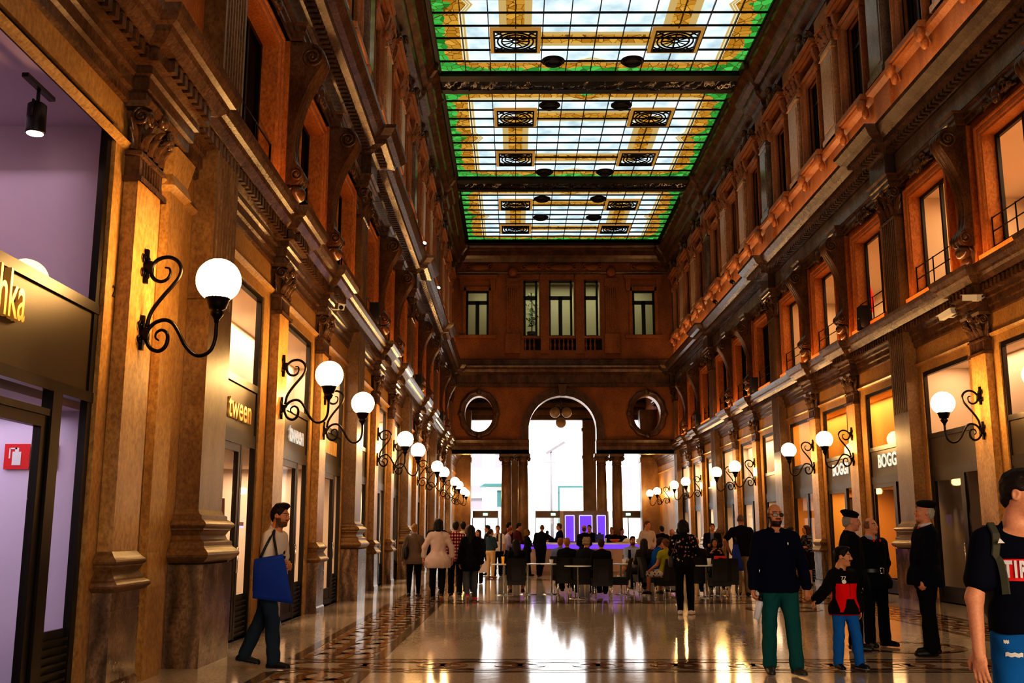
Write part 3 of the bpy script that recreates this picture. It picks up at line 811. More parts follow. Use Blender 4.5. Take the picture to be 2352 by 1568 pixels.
# entablatures across the end wall
def TEx(u, d, z): return (u, YE-d, z)
E1 = [(.04, 6.08), (.04, 6.3), (.1, 6.32), (.1, 6.52), (.16, 6.55), (.2, 6.6), (.32, 6.7), (.36, 6.86), (.0, 6.92)]
E2 = [(.06, 10.0), (.1, 10.02), (.1, 10.2), (.16, 10.22), (.14, 10.25), (.14, 10.72), (.22, 10.76), (.4, 10.85), (.44, 11.0), (.62, 11.1), (.64, 11.2), (.3, 11.3), (.3, 11.6), (.2, 11.66), (.0, 11.7)]
E3 = [(.05, 17.55), (.12, 17.6), (.2, 17.8), (.35, 17.95), (.5, 18.0), (.52, 18.2), (.8, 18.32), (.9, 18.6), (.9, 18.72)]
for prof, spans, br in ((E1, [(XL, ACX-HW+.02), (ACX+HW-.02, XR)], []), (E2, [(XL, XR)], []), (E3, [(XL, XR)], []), ([(0, 16.85), (.06, 16.9), (.1, 17.0), (0, 17.05)], [(XL, XR)], [])):
    for a, b in spans:
        mb = MB(); mb.moulding(prof, a, b, br, TEx)
        if prof is E1: mb.box(a, b, -.8, .04, 6.08, 6.86, lambda u, d, z: TEx(u, d, z))
        n_tr += 1; structure(mb.build('trim_%d' % n_tr, M['stone_dark']))
# ornaments, pilasters, surrounds on the upper end wall
mb = MB()
for cx, w in ((-2.06, .62), (1.1, .42), (2.9, .75), (4.75, .42), (7.9, .62)):
    mb.ball((cx, YE-.06, 17.3), w, .12, .22, 16, 7)
    for s in (-1, 1): mb.tube([(cx+s*(w+.05+x), YE-.1, 17.3+z) for x, z in spiral(0, 0, .2, .03, PI/2, 1.3*s, 14)], .05, 6)
for x in (-.06, 5.86):
    mb.box(x-.36, x+.36, YE-.14, YE, 13.2, 16.6); mb.box(x-.44, x+.44, YE-.22, YE, 12.0, 13.2); mb.box(x-.42, x+.42, YE-.2, YE, 16.1, 16.3)
    for k in range(5): mb.tube([(x-.26+k*.13, YE-.14, 13.5), (x-.26+k*.13, YE-.14, 16.0)], .03, 6)
    mb.ball((x, YE-.2, 17.0), .3, .16, .3, 10, 6)
for x in (1.87, 3.97): mb.box(x-.26, x+.26, YE-.1, YE, 12.0, 16.9); mb.box(x-.3, x+.3, YE-.16, YE, 16.5, 16.8)
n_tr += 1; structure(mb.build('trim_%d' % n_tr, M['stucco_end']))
for i, (a, b, c, d) in enumerate(EW):
    r = empty('window_%d' % (100+i), (0, 0, 0)); structure(r, ['narrow black framed window at far left of the end wall', 'left narrow window of the central group on the end wall', 'wide central window above the end arch', 'right narrow window of the central group on the end wall', 'black framed window at far right of the end wall'][i])
    y = YE+.07; mb = MB(); t = .13
    mb.box(a, a+t, y-.1, y, c, d); mb.box(b-t, b, y-.1, y, c, d); mb.box(a, b, y-.1, y, d-t, d); mb.box(a, b, y-.1, y, c, c+.05)
    zt = d-(.62 if i in (0, 4) else .95); mb.box(a, b, y-.1, y, zt-.22, zt)
    if i in (0, 2, 4): mb.box((a+b)/2-.11, (a+b)/2+.11, y-.1, y, c, zt)
    mb.build('window_frame', M['black'], r)
    mb = MB(); mb.quad((a, y-.05, c), (b, y-.05, c), (b, y-.05, d), (a, y-.05, d)); mb.build('window_pane', M['glass'], r)
    mb = MB()
    if i in (0, 4):
        mb.box(a-.2, a, YE-.1, YE, c, d+.2); mb.box(b, b+.2, YE-.1, YE, c, d+.2); mb.box(a-.2, b+.2, YE-.1, YE, d, d+.25); mb.box(a-.5, b+.5, YE-.28, YE, d+.72, d+.95); mb.box(a-.45, b+.45, YE-.2, YE, c-.2, c)
        for x in (a-.25, b+.25): mb.prism([(x-.12, d), (x+.12, d), (x+.16, d+.72), (x-.16, d+.72)], YE-.2, YE)
    else:
        mb.box(a-.1, b+.1, YE-.16, YE, 12.92, 13.07); mb.box(a-.12, b+.12, YE-.12, YE, 16.55, 16.85)
        for k in range(int((b-a+.2)/.24)):
            x = a-.05+.16+k*.26
            if x < b: mb.lathe([(.05, 12.22), (.07, 12.26), (.035, 12.32), (.085, 12.5), (.06, 12.62), (.03, 12.72), (.06, 12.86), (.06, 12.92)], (x, YE-.02, 0), 8)
    mb.build('stone_trim', M['stucco_end'], r)
room('wall_interior', lambda u, d, z: (u, YE-d, z), XL, XR, 13.0, 17.0, 3.2, mat_plain('green_grey_room', (.42, .40, .28), .8), .42)
area('office_light', (2.9, YE+1.6, 16.9), 11, 1.2, 160, (.95, .95, .7))
# things glimpsed in the end windows
r = empty('leafy_plant', (1.1, YE+1.4, 13.05)); tag(r, 'green leafy plant behind narrow window of the end wall', 'plant')
mb = MB(); mb.lathe([(.22, 0), (.3, .5), (.3, .55), (.05, .55)], n=14); mb.build('pot', M['bronze_panel'], r)
mb = MB(); mb.tube([(0, 0, .5), (.03, 0, 1.5), (0, 0, 2.6)], .03, 6); mb.build('stem', M['bronze_panel'], r)
mb = MB()
for k in range(170):
    a = random.uniform(0, 2*PI); z = random.uniform(.9, 2.9); q = random.uniform(.05, .55)*(1-abs(z-1.9)/1.6)
    c = Vector((q*math.cos(a), q*math.sin(a), z)); t = Vector((random.uniform(-1, 1), random.uniform(-1, 1), random.uniform(-.6, .6))).normalized(); b = t.orthogonal().normalized()
    mb.quad(c-t*.14, c-b*.05, c+t*.14, c+b*.05)
mb.build('foliage', mat_plain('leaf_green', (.12, .2, .04), .5), r)

mb = MB()
for a, b, c, d in BAL: mb.quad((a, YE+.35, c), (b, YE+.35, c), (b, YE+.35, d), (a, YE+.35, d))  # dark sheet added behind the balusters, stands in for shade
n_tr += 1; structure(mb.build('trim_%d' % n_tr, M['plaster_unlit']))
# (shift the screen onto the hall axis)
ME_ = Matrix(((1, 0, 0, -.115), (0, 1, 0, 0), (0, 0, 1, 0), (0, 0, 0, 1))); done = set()
for o in list(bpy.data.objects):
    if o.name in BEFORE_END: continue
    if o.type == 'MESH' and o.parent is None and o.data.name not in done: o.data.transform(ME_); done.add(o.data.name)
    elif o.type == 'MESH' and o.parent and o.parent.name.startswith('window_') and o.data.name not in done: o.data.transform(ME_); done.add(o.data.name)
    elif o.parent is None: o.location = ME_@o.location
# columns of the screen
def make_col():
    root = empty('stone_column'); 
    mb = MB(); mb.box(-.42, .42, -.42, .42, 0, .95); mb.box(-.46, .46, -.46, .46, 0, .14); mb.box(-.45, .45, -.45, .45, .86, .95); mb.build('pedestal', M['stone_dark'], root)
    mb = MB(); mb.lathe([(.40, .95), (.41, 1.0), (.42, 1.06), (.40, 1.1), (.35, 1.13), (.37, 1.2), (.33, 1.26)], n=24); mb.build('base', M['stone_dark'], root)
    mb = MB(); mb.lathe([(.31, 1.26), (.31, 2.6), (.30, 4.0), (.265, 5.45)], n=24); mb.build('shaft', M['stone_pier'], root)
    mb = MB(); mb.lathe([(.27, 5.42), (.31, 5.46), (.28, 5.5), (.28, 5.7), (.36, 5.86), (.38, 5.92)], n=24); mb.box(-.42, .42, -.42, .42, 5.92, 6.1)
    for s in (-1, 1):
        for q in (-1, 1): mb.ball((s*.34, q*.3, 5.8), .12, .1, .12, 8, 5)
    mb.build('capital', M['stone_dark'], root); return root
cc = make_col(); used = False
for i, x in enumerate((-.54, .43, 5.02, 5.92)):
    if not used: o = cc; o.location = (x, YE+.4, 0); used = True
    else: o = copy_tree(cc, (x, YE+.4, 0), 0)
    tag(o, 'round marble column of the end screen, %s' % ['outer one left of the arch', 'inner one left of the arch', 'inner one right of the arch', 'outer one right of the arch'][i], 'column', 'columns of the end screen')
# ------------------------------------------------------------------ floor, ceiling, far lobby and street
def mat_floor(name, c1, c2):
    m, nt, out = new_mat(name)
    g = N(nt, 'ShaderNodeNewGeometry')
    v = N(nt, 'ShaderNodeTexVoronoi', Scale=55.); L(nt, g.outputs['Position'], v.inputs['Vector'])
    n1 = N(nt, 'ShaderNodeTexNoise', Scale=.5, Detail=4.); L(nt, g.outputs['Position'], n1.inputs['Vector'])
    n2 = N(nt, 'ShaderNodeTexNoise', Scale=9., Detail=3.); L(nt, g.outputs['Position'], n2.inputs['Vector'])
    r1 = N(nt, 'ShaderNodeValToRGB'); e = r1.color_ramp.elements; e[0].position, e[1].position = .35, .7
    e[0].color, e[1].color = (*c1, 1), (*c2, 1); L(nt, n1.outputs['Fac'], r1.inputs[0])
    r2 = N(nt, 'ShaderNodeValToRGB'); e = r2.color_ramp.elements; e[0].color, e[1].color = (.75, .72, .7, 1), (1.1, 1.08, 1.05, 1)
    L(nt, v.outputs['Color'], r2.inputs[0])
    mx = N(nt, 'ShaderNodeMix', data_type='RGBA', blend_type='MULTIPLY'); mx.inputs[0].default_value = 1.
    L(nt, r1.outputs[0], mx.inputs[6]); L(nt, r2.outputs[0], mx.inputs[7])
    b = N(nt, 'ShaderNodeBsdfPrincipled'); L(nt, mx.outputs[2], b.inputs['Base Color']); b.inputs['Specular IOR Level'].default_value = .5
    mr = N(nt, 'ShaderNodeMapRange'); mr.inputs['To Min'].default_value = .065; mr.inputs['To Max'].default_value = .13
    L(nt, n2.outputs['Fac'], mr.inputs[0]); L(nt, mr.outputs[0], b.inputs['Roughness'])
    n3 = N(nt, 'ShaderNodeTexNoise', Scale=5., Detail=4.); L(nt, g.outputs['Position'], n3.inputs['Vector'])
    bp = N(nt, 'ShaderNodeBump', Strength=.06, Distance=.01); L(nt, n3.outputs['Fac'], bp.inputs['Height']); L(nt, bp.outputs[0], b.inputs['Normal'])
    L(nt, b.outputs[0], out.inputs[0]); return m
M['floor'] = mat_floor('terrazzo_floor', (.52, .45, .375), (.68, .595, .505))
for nm_, c in (('inlay_dark', (.035, .024, .016)), ('inlay_brown', (.25, .12, .055)), ('inlay_ochre', (.42, .22, .075)), ('inlay_olive', (.19, .135, .08))): M[nm_] = mat_floor(nm_, tuple(x*.85 for x in c), tuple(x*1.15 for x in c))
mb = MB(); mb.quad((-9, -8, 0), (15, -8, 0), (15, 77.5, 0), (-9, 77.5, 0)); structure(mb.build('floor', M['floor']))
def strip(mb, x0, x1, y0, y1, z=.003): mb.quad((x0, y0, z), (x1, y0, z), (x1, y1, z), (x0, y1, z))
def ring(mb, cx, cy, rx, ry, w, z=.004, n=40, a0=0, a1=2*PI):
    R = [[(cx+(rx-o)*math.cos(a0+(a1-a0)*k/n), cy+(ry-o)*math.sin(a0+(a1-a0)*k/n), z) for o in (0, w)] for k in range(n+1)]
    mb.rings(R, False, False)
dk, br_, oc, ol = MB(), MB(), MB(), MB()
for x0, x1 in ((-2.78, -1.60), (6.70, 8.0)):
    for k in range(-1, 5):
        y0, y1 = 12.95+11.2*k, 12.95+11.2*k+10.0
        strip(ol, x0, x0+.14, y0, y1); strip(ol, x1-.14, x1, y0, y1)
        n = 17; cx = (x0+x1)/2
        for j in range(n):
            cy = y0+(j+.5)*(y1-y0)/n
            ring(oc, cx-.14, cy, .30, .40, .10, .004); ring(br_, cx+.14, cy, .30, .40, .10, .005)
for k in range(-1, 5):
    y0, y1 = 11.78+11.2*k, 12.92+11.2*k
    for y in (y0, y1): strip(dk, -2.7, 8.2, y-.035, y+.035)
    strip(br_, -2.6, 8.1, y1-.17, y1-.12); strip(br_, -2.6, 8.1, y0+.12, y0+.17)
    for j in range(12):
        cx = -2.2+j*.9
        ring(br_, cx, (y0+y1)/2, .55, .40, .12, .004); ring(oc if j % 2 else br_, cx+.45, (y0+y1)/2, .30, .22, .09, .005)
for cx, cy in ((5.25, 14.3), (5.4, 21.3), (5.25, 26.0)):
    ring(br_, cx, cy, .72, .72, .12, .004); ring(dk, cx, cy, .76, .76, .04, .005)
for nm, q, mt in (('trim_200', dk, 'inlay_dark'), ('trim_201', br_, 'inlay_brown'), ('trim_202', oc, 'inlay_ochre'), ('trim_203', ol, 'inlay_olive')): structure(q.build(nm, M[mt]))

# ceiling: coved borders round the skylights, beams between
SKX0, SKX1 = -2.75, 8.29
PAN = [(2.9, 12.5), (14.4, 24.0), (25.8, 35.5), (37.2, 46.9), (48.75, 57.65)]
mb = MB()
for a, b in ((XL-.5, SKX0-.12), (SKX1+.12, XR+.5)): mb.box(a, b, -8, YE+1, 18.41, 18.65)
ys = [-8]+[v for p in PAN for v in p]+[YE+1]
for a, b in zip(ys[0::2], ys[1::2]): mb.box(SKX0-.12, SKX1+.12, a+(.1 if a > 0 else 0), b-.1, 18.41, 18.65)
structure(mb.build('ceiling', M['stone_dark']))
mb = MB()
for a, b in zip(ys[2:-1:2], ys[3::2]):
    mb.box(SKX0-.1, SKX1+.1, a+.02, a+.5, 18.17, 18.43); mb.box(SKX0-.1, SKX1+.1, b-.4, b-.02, 18.21, 18.43)
for x in (SKX0-.14, SKX1+.02): mb.box(x, x+.12, 14, 58., 18.25, 18.45)
mb.box(SKX0-.1, SKX1+.1, 57.67, 58.0, 18.15, 18.45)
n_tr += 1; structure(mb.build('trim_%d' % n_tr, M['black']))
# crumpled black sheeting slung under the beams
shiny = mat_plain('black_sheeting', (.012, .012, .016), .12)
for i, (a, b) in enumerate(((36.0, 36.9), (47.3, 48.3))):
    mb = MB(); nx, ny = 90, 8; R = []
    for j in range(ny+1):
        R.append([(SKX0+(SKX1-SKX0)*k/nx, a+(b-a)*j/ny, 18.25-.10*math.sin(PI*j/ny)-.05*math.sin(k*.9+j*.8)*math.sin(k*.31)-.03*math.sin(k*2.3+j)) for k in range(nx+1)])
    mb.rings(R, False, True); o = mb.build('black_sheeting', shiny); tag(o, 'crumpled glossy black sheeting slung under the %s ceiling beam' % ('nearer', 'farther')[i], 'sheeting')

# stained glass: one node pattern in object space, lit from behind
m, nt, out = new_mat('stained_glass')
tc = N(nt, 'ShaderNodeTexCoord'); sp = N(nt, 'ShaderNodeSeparateXYZ'); L(nt, tc.outputs['Object'], sp.inputs[0])
def mth(op, a, b=None, c=None):
    n = nt.nodes.new('ShaderNodeMath'); n.operation = op
    for i, q in enumerate((a, b, c)):
        if q is None: continue
        if isinstance(q, (int, float)): n.inputs[i].default_value = q
        else: nt.links.new(q, n.inputs[i])
    return n.outputs[0]
X, Y = sp.outputs[0], sp.outputs[1]
ax, ay = mth('ABSOLUTE', X), mth('ABSOLUTE', Y)
HX, HY = (SKX1-SKX0)/2, 4.78
ex, ey = mth('SUBTRACT', HX, ax), mth('MULTIPLY', mth('SUBTRACT', HY, ay), 1.25)
ed = mth('MINIMUM', ex, ey)
nz = N(nt, 'ShaderNodeTexNoise', Scale=2.2, Detail=1.); L(nt, tc.outputs['Object'], nz.inputs['Vector'])
wob = mth('MULTIPLY', mth('SUBTRACT', nz.outputs['Fac'], .5), .42)
cor = mth('SUBTRACT', 1.45, mth('SQRT', mth('ADD', mth('MULTIPLY', ex, ex), mth('MULTIPLY', ey, ey))))
cor = mth('MAXIMUM', cor, 0.)
midx = mth('MAXIMUM', mth('SUBTRACT', .55, mth('ABSOLUTE', X)), 0.); midy = mth('MAXIMUM', mth('SUBTRACT', .6, mth('ABSOLUTE', Y)), 0.)
e1 = mth('SUBTRACT', mth('SUBTRACT', mth('ADD', ed, wob), mth('MULTIPLY', cor, .55)), mth('MULTIPLY', mth('MAXIMUM', midx, midy), .55))
wv = mth('MULTIPLY', mth('SINE', mth('MULTIPLY', mth('ADD', X, Y), 9.)), .05)
e1 = mth('ADD', e1, wv)
e2 = mth('SUBTRACT', mth('SUBTRACT', ed, mth('MULTIPLY', cor, .75)), mth('MULTIPLY', mth('MAXIMUM', midx, midy), .5))
step = lambda v, t: mth('LESS_THAN', v, t)
green, ochre, pale = step(e1, .30), step(e2, .84), step(e2, 1.08)
lines = mth('GREATER_THAN', mth('SINE', mth('MULTIPLY', e2, 60.)), .55)
GX, GY = 2.77, 2.32
sv = mth('MULTIPLY', step(mth('ABSOLUTE', mth('SUBTRACT', ax, GX)), .55), step(ay, GY))
sh = mth('MULTIPLY', step(mth('ABSOLUTE', mth('SUBTRACT', ay, GY)), .50), step(ax, GX))
cross = mth('MAXIMUM', sv, sh)
sv2 = mth('MULTIPLY', step(mth('ABSOLUTE', mth('SUBTRACT', ax, GX)), .30), step(ay, GY)); sh2 = mth('MULTIPLY', step(mth('ABSOLUTE', mth('SUBTRACT', ay, GY)), .30), step(ax, GX))
core = mth('MAXIMUM', sv2, sh2)
vo = N(nt, 'ShaderNodeTexVoronoi', feature='DISTANCE_TO_EDGE', Scale=3.2); L(nt, tc.outputs['Object'], vo.inputs['Vector'])
vc = N(nt, 'ShaderNodeTexVoronoi', Scale=3.2); L(nt, tc.outputs['Object'], vc.inputs['Vector'])
lead = step(vo.outputs['Distance'], .035)
def mixc(a, b, f):
    n = N(nt, 'ShaderNodeMix', data_type='RGBA')
    for i, q in ((6, a), (7, b)):
        if isinstance(q, tuple): n.inputs[i].default_value = (*q, 1)
        else: L(nt, q, n.inputs[i])
    L(nt, f, n.inputs[0]); return n.outputs[2]
nw_ = N(nt, 'ShaderNodeTexNoise', Scale=.9, Detail=4.); L(nt, tc.outputs['Object'], nw_.inputs['Vector'])
rw = N(nt, 'ShaderNodeValToRGB'); e = rw.color_ramp.elements; e[0].position, e[1].position = .3, .62
e[0].color, e[1].color = (.42, .56, .62, 1), (.86, .97, 1.0, 1); L(nt, nw_.outputs['Fac'], rw.inputs[0])
sc_ = N(nt, 'ShaderNodeSeparateColor'); L(nt, vc.outputs['Color'], sc_.inputs[0])
och = mixc((.40, .19, .02), (.62, .36, .07), sc_.outputs[0]); grn = mixc((.02, .22, .03), (.10, .52, .12), sc_.outputs[1]); plc = mixc((.52, .40, .17), (.74, .70, .55), lines)
c = mixc(rw.outputs[0], plc, pale); c = mixc(c, (.52, .38, .16), cross); c = mixc(c, och, core); c = mixc(c, och, ochre); c = mixc(c, grn, mth('MULTIPLY', green, step(ed, .9)))
anyc = mth('MAXIMUM', core, ochre)
c = mixc(c, (.12, .05, .01), mth('MULTIPLY', mth('MULTIPLY', lead, anyc), .8))
em = N(nt, 'ShaderNodeEmission'); L(nt, c, em.inputs[0]); em.inputs[1].default_value = .8
L(nt, em.outputs[0], out.inputs[0]); M['stained'] = m

def make_sky():
    root = empty('stained_glass_skylight')
    mb = MB(); mb.quad((-HX, -HY, 0), (HX, -HY, 0), (HX, HY, 0), (-HX, HY, 0)); mb.build('stained_glass', M['stained'], root)
    mb = MB()
    for k in range(13): x = -HX+2*HX*k/12; mb.box(x-.015, x+.015, -HY, HY, -.09, -.01)
    for k in range(12): y = -HY+2*HY*k/11; mb.box(-HX, HX, y-.015, y+.015, -.08, -.012)
    mb.build('glazing_bars', M['iron'], root)
    for sx in (-1, 1):
        for sy in (-1, 1):
            mb = MB(); cx, cy, w, h = sx*GX, sy*GY, .74, .74
            for a, b_, c_, d_ in ((-w-.14, -w, -h-.14, h+.14), (w, w+.14, -h-.14, h+.14), (-w, w, -h-.14, -h), (-w, w, h, h+.14)): 
                mb.mi = 1; mb.box(cx+a, cx+b_, cy+c_, cy+d_, -.10, -.02)
            mb.mi = 0
            for a, b_, c_, d_ in ((-w-.02, -w+.04, -h, h), (w-.04, w+.02, -h, h), (-w, w, -h-.02, -h+.04), (-w, w, h-.04, h+.02)): mb.box(cx+a, cx+b_, cy+c_, cy+d_, -.14, -.04)
            for r in (.12, .48, .62): mb.tube([(cx+r*math.cos(2*PI*k/28), cy+r*math.sin(2*PI*k/28), -.1) for k in range(29)], .03, 6)
            for k in range(12): t = 2*PI*k/12; mb.tube([(cx+.1*math.cos(t), cy+.1*math.sin(t), -.1), (cx+.5*math.cos(t), cy+.5*math.sin(t), -.1)], .018, 5)
            for qx in (-1, 1):
                for qy in (-1, 1):
                    mb.tube([(cx+qx*.7, cy+qy*.7, -.1), (cx+qx*.42, cy+qy*.42, -.1)], .03, 5); mb.tube([(cx+qx*.72, cy+qy*.4, -.1), (cx+qx*.55, cy+qy*.55, -.1), (cx+qx*.4, cy+qy*.72, -.1)], .025, 5)
            mb.build('iron_grille', [M['iron'], mat_och], root)
    return root
mat_och = mat_emit('ochre_glass', (.45, .24, .06), .7)
s0 = make_sky()
for i, (a, b_) in enumerate(PAN):
    loc = ((SKX0+SKX1)/2, (a+b_)/2, 18.37)
    o = s0 if i == 0 else copy_tree(s0)
    o.location = loc; o.scale = (1, (b_-a)/9.56, 1)
    tag(o, 'green and ochre bordered stained glass skylight panel, '+('overhead, just above the camera', 'overhead, out of view at the top', 'nearest in view', 'middle one in view', 'farthest, beside the end wall')[i], 'skylight', 'stained glass skylights')
def vent(i, x, y, lab):
    r = empty('round_vent', (x, y, 18.18)); tag(r, lab, 'vent', 'black round ceiling vents')
    mb = MB(); mb.lathe([(.36, 0), (.36, -.04), (.33, -.05), (.33, -.13), (.30, -.15), (.28, -.13), (.27, -.04), (.0, -.04)], n=26); mb.build('drum', M['black'], r)
    mb = MB(); mb.lathe([(.38, .0), (.42, -.02), (.42, -.05), (.37, -.06)], n=26); mb.build('collar', M['iron'], r)
xm = (SKX0+SKX1)/2
for i, (y, w) in enumerate(((34.25, 'far end of the nearest skylight'), (38.1, 'near end of the middle skylight'), (45.7, 'far end of the middle skylight'), (49.6, 'near end of the farthest skylight'), (52.7, 'middle of the farthest skylight'))):
    for s, n_ in ((-1, 'left'), (1, 'right')): vent(i, xm+s*1.42, y, 'black round vent drum, %s one at the %s' % (n_, w))

# wall behind the camera
mb = MB(); mb.quad((XL-1, -6, 0), (XR+1, -6, 0), (XR+1, -6, 18.8), (XL-1, -6, 18.8)); structure(mb.build('wall_back', M['stone']))

# lobby beyond the arch
mb = MB(); mb.box(XL-1, XR+1, YE+.7, 76.2, 11.2, 11.5); mb.box(XL-.5, XR+.5, 75, 75.8, 9.7, 11.4)
for z, d in ((10.1, .35), (10.6, .6)): mb.box(XL, XR, 75-d, 75, z, z+.3)
for x0, x1 in ((-.5, .45), (4.9, 5.85)): mb.box(x0, x1, 75, 75.8, 0, 9.8); mb.box(x0-.1, x1+.1, 74.9, 75.9, 0, 1.2); mb.box(x0-.08, x1+.08, 74.92, 75.9, 8.9, 9.1); mb.box(x0-.06, x1+.06, 74.94, 75.9, 6.9, 7.1)
for x0, x1 in ((XL-.1, XL+1.0), (8.35, XR+.1)):
    mb.box(x0, x1, 68.6, 69.7, 0, 9.7); mb.box(x0-.08, x1+.08, 68.52, 69.78, 0, 1.2); mb.box(x0-.06, x1+.06, 68.54, 69.76, 6.2, 6.5)
structure(mb.build('wall_far', M['stone_pier']))

r = empty('globe_chandelier', (2.92, 66, 9.15)); tag(r, 'three globe chandelier hanging in the lobby beyond the arch', 'chandelier')
mb = MB(); mb.tube([(0, 0, 1.95), (0, 0, .3)], .025, 6)
for s in (-1, 1): mb.tube(bez([(0, 0, .5), (s*.2, 0, .62), (s*.42, 0, .5), (s*.42, 0, .3)], 6), .02, 6)
mb.tube([(0, 0, .3), (0, 0, -.3)], .02, 6); mb.build('rod', M['iron'], r)
dim = mat_plain('unlit_globe', (.62, .5, .36), .3)
for x, z in ((-.38, .05), (.38, .05), (0, -.62)):
    mb = MB(); mb.ball((x, 0, z), .34, n=20, k=12); mb.build('glass_globe', dim, r)
# glass door lobbies at the street
for i, (x0, x1) in enumerate(((-2.95, -1.15), (1.5, 4.0), (7.0, 9.1))):
    r = empty('glass_door_lobby', ((x0+x1)/2-.1, 74.05, 0)); w = (x1-x0)/2
    tag(r, 'glass street door lobby with brown header and green exit light, %s' % ['left', 'centre, behind the bar', 'right'][i], 'door')
    mb = MB(); mb.box(-w, w, -.6, .6, 2.6, 3.08); mb.build('header', M['kiosk'], r)
    mb = MB()
    for s in (-w, -.0, w): mb.box(s-.03, s+.03, -.55, -.49, 0, 2.6)
    mb.build('door_frame', M['bronze'], r)
    mb = MB(); mb.quad((-w, -.52, 0), (w, -.52, 0), (w, -.52, 2.6), (-w, -.52, 2.6)); mb.build('glass_pane', M['glass'], r)
    mb = MB(); mb.box(-.16, .16, -.63, -.6, 2.76, 2.92); mb.build('exit_light', M['exit'], r)

# street outside
mb = MB(); mb.quad((-60, 77.5, -.02), (70, 77.5, -.02), (70, 160, -.02), (-60, 160, -.02)); structure(mb.build('street_ground', M['asphalt']))
def building(x0, x1, y, h, wins, lab):
    r = empty('street_building', ((x0+x1)/2, y, 0)); tag(r, lab, 'building'); w = (x1-x0)/2
    mb = MB(); mb.box(-w, w, 0, 8, 0, h); mb.box(-w-.2, w+.2, -.3, 0, 4.6, 4.9); mb.build('wall', M['facade'], r)
    for a, c in wins:
        mb = MB(); mb.box(a-.5, a+.5, -.08, .0, c, c+2.1); f = mb.build('window', M['facade_sh'], r)
building(-9, 1.6, 92, 22, [(2.4, 3.6), (2.4, 7.3), (.2, 3.6), (.2, 7.3), (2.4, 11)], 'pale sunlit building with grey shutters seen through the left opening')
building(7.5, 20, 96, 17, [(-3.5, 5.5), (-3.5, 9.5)], 'bleached sunlit building seen through the right opening')
r = empty('street_kiosk', (-1.3, 84, 0)); tag(r, 'small teal roofed street kiosk outside the left opening', 'kiosk')
mb = MB(); mb.box(-1.1, 1.1, -.8, .8, 0, 5.2); mb.build('cabin', M['facade'], r)
mb = MB(); mb.prism([(-1.6, 5.2), (1.6, 5.2), (1.2, 5.45), (-1.2, 5.45)], -1.2, 1.2); mb.build('roof', M['teal'], r)
mb = MB(); mb.box(-.2, 1.0, -.86, -.8, 3.6, 4.9); mb.build('window', M['teal'], r)
r = empty('street_lamp', (2.9, 84, 0)); tag(r, 'pale street lamp post seen through the arch', 'street lamp')
mb = MB(); mb.tube([(0, 0, 0), (0, 0, 8.1)], .09, 8); mb.build('pole', M['facade_sh'], r)
mb = MB(); mb.box(-.9, .9, -.15, .15, -.1, .1); o = mb.build('lamp_head', M['facade_sh'], r); o.location = (.35, 0, 8.4); o.rotation_euler = (0, -.55, 0)
mb = MB(); mb.tube([(-.9, 0, 7.2), (1.6, 0, 7.25)], .03, 6); mb.build('cross_arm', M['facade_sh'], r)
r = empty('bus_shelter', (4.6, 86, 0)); tag(r, 'teal framed glass shelter outside the arch', 'shelter')
mb = MB(); frame_bars(mb, -1.1, 1.1, 0, 5.4, .16, -.1, .1); o = mb.build('shelter_frame', M['teal'], r); o.rotation_euler = (0, 0, PI/2)
mb = MB(); mb.box(-1.0, 1.0, -.02, .02, .1, 2.6); mb.build('poster_panel', M['facade_sh'], r)
# ------------------------------------------------------------------ people: smooth distance-field bodies meshed with surface nets
def V3(*a): return np.array(a, dtype=float)
def unit(v): v = np.asarray(v, float); return v/max(np.linalg.norm(v), 1e-9)
class Field:
    def __init__(s, lo, hi, h):
        s.lo = np.array(lo)-3*h; s.h = h; s.n = np.ceil((np.array(hi)+3*h-s.lo)/h).astype(int)+1
        s.F = np.full(s.n, .3, np.float32); s.ax = [s.lo[i]+h*np.arange(s.n[i]) for i in range(3)]
    def grid(s, lo, hi):
        a = np.maximum(np.floor((lo-s.lo)/s.h).astype(int), 0); b = np.minimum(np.ceil((hi-s.lo)/s.h).astype(int)+1, s.n)
        if (b <= a).any(): return None, None
        sl = tuple(slice(i, j) for i, j in zip(a, b))
        return sl, (s.ax[0][sl[0]][:, None, None], s.ax[1][sl[1]][None, :, None], s.ax[2][sl[2]][None, None, :])
def prim_d(p, X, Y, Z, inf):
    if p[0] == 'c':
        _, a, b, ra, rb = p[:5]; d = b-a; L2 = max(d@d, 1e-9)
        x, y, z = X-a[0], Y-a[1], Z-a[2]
        t = np.clip((x*d[0]+y*d[1]+z*d[2])/L2, 0, 1)
        return np.sqrt((x-t*d[0])**2+(y-t*d[1])**2+(z-t*d[2])**2)-(ra+(rb-ra)*t)-inf
    _, c, R, r = p[:4]; r = np.asarray(r)+inf
    x, y, z = X-c[0], Y-c[1], Z-c[2]
    q = [(R[0, i]*x+R[1, i]*y+R[2, i]*z)/r[i] for i in range(3)]
    k0 = np.sqrt(q[0]**2+q[1]**2+q[2]**2); k1 = np.sqrt((q[0]/r[0])**2+(q[1]/r[1])**2+(q[2]/r[2])**2)
    return k0*(k0-1)/np.maximum(k1, 1e-6)
def prim_box(p, m):
    if p[0] == 'c': 
        r = max(p[3], p[4])+m; return np.minimum(p[1], p[2])-r, np.maximum(p[1], p[2])+r
    r = max(p[3])+m; return p[1]-r, p[1]+r
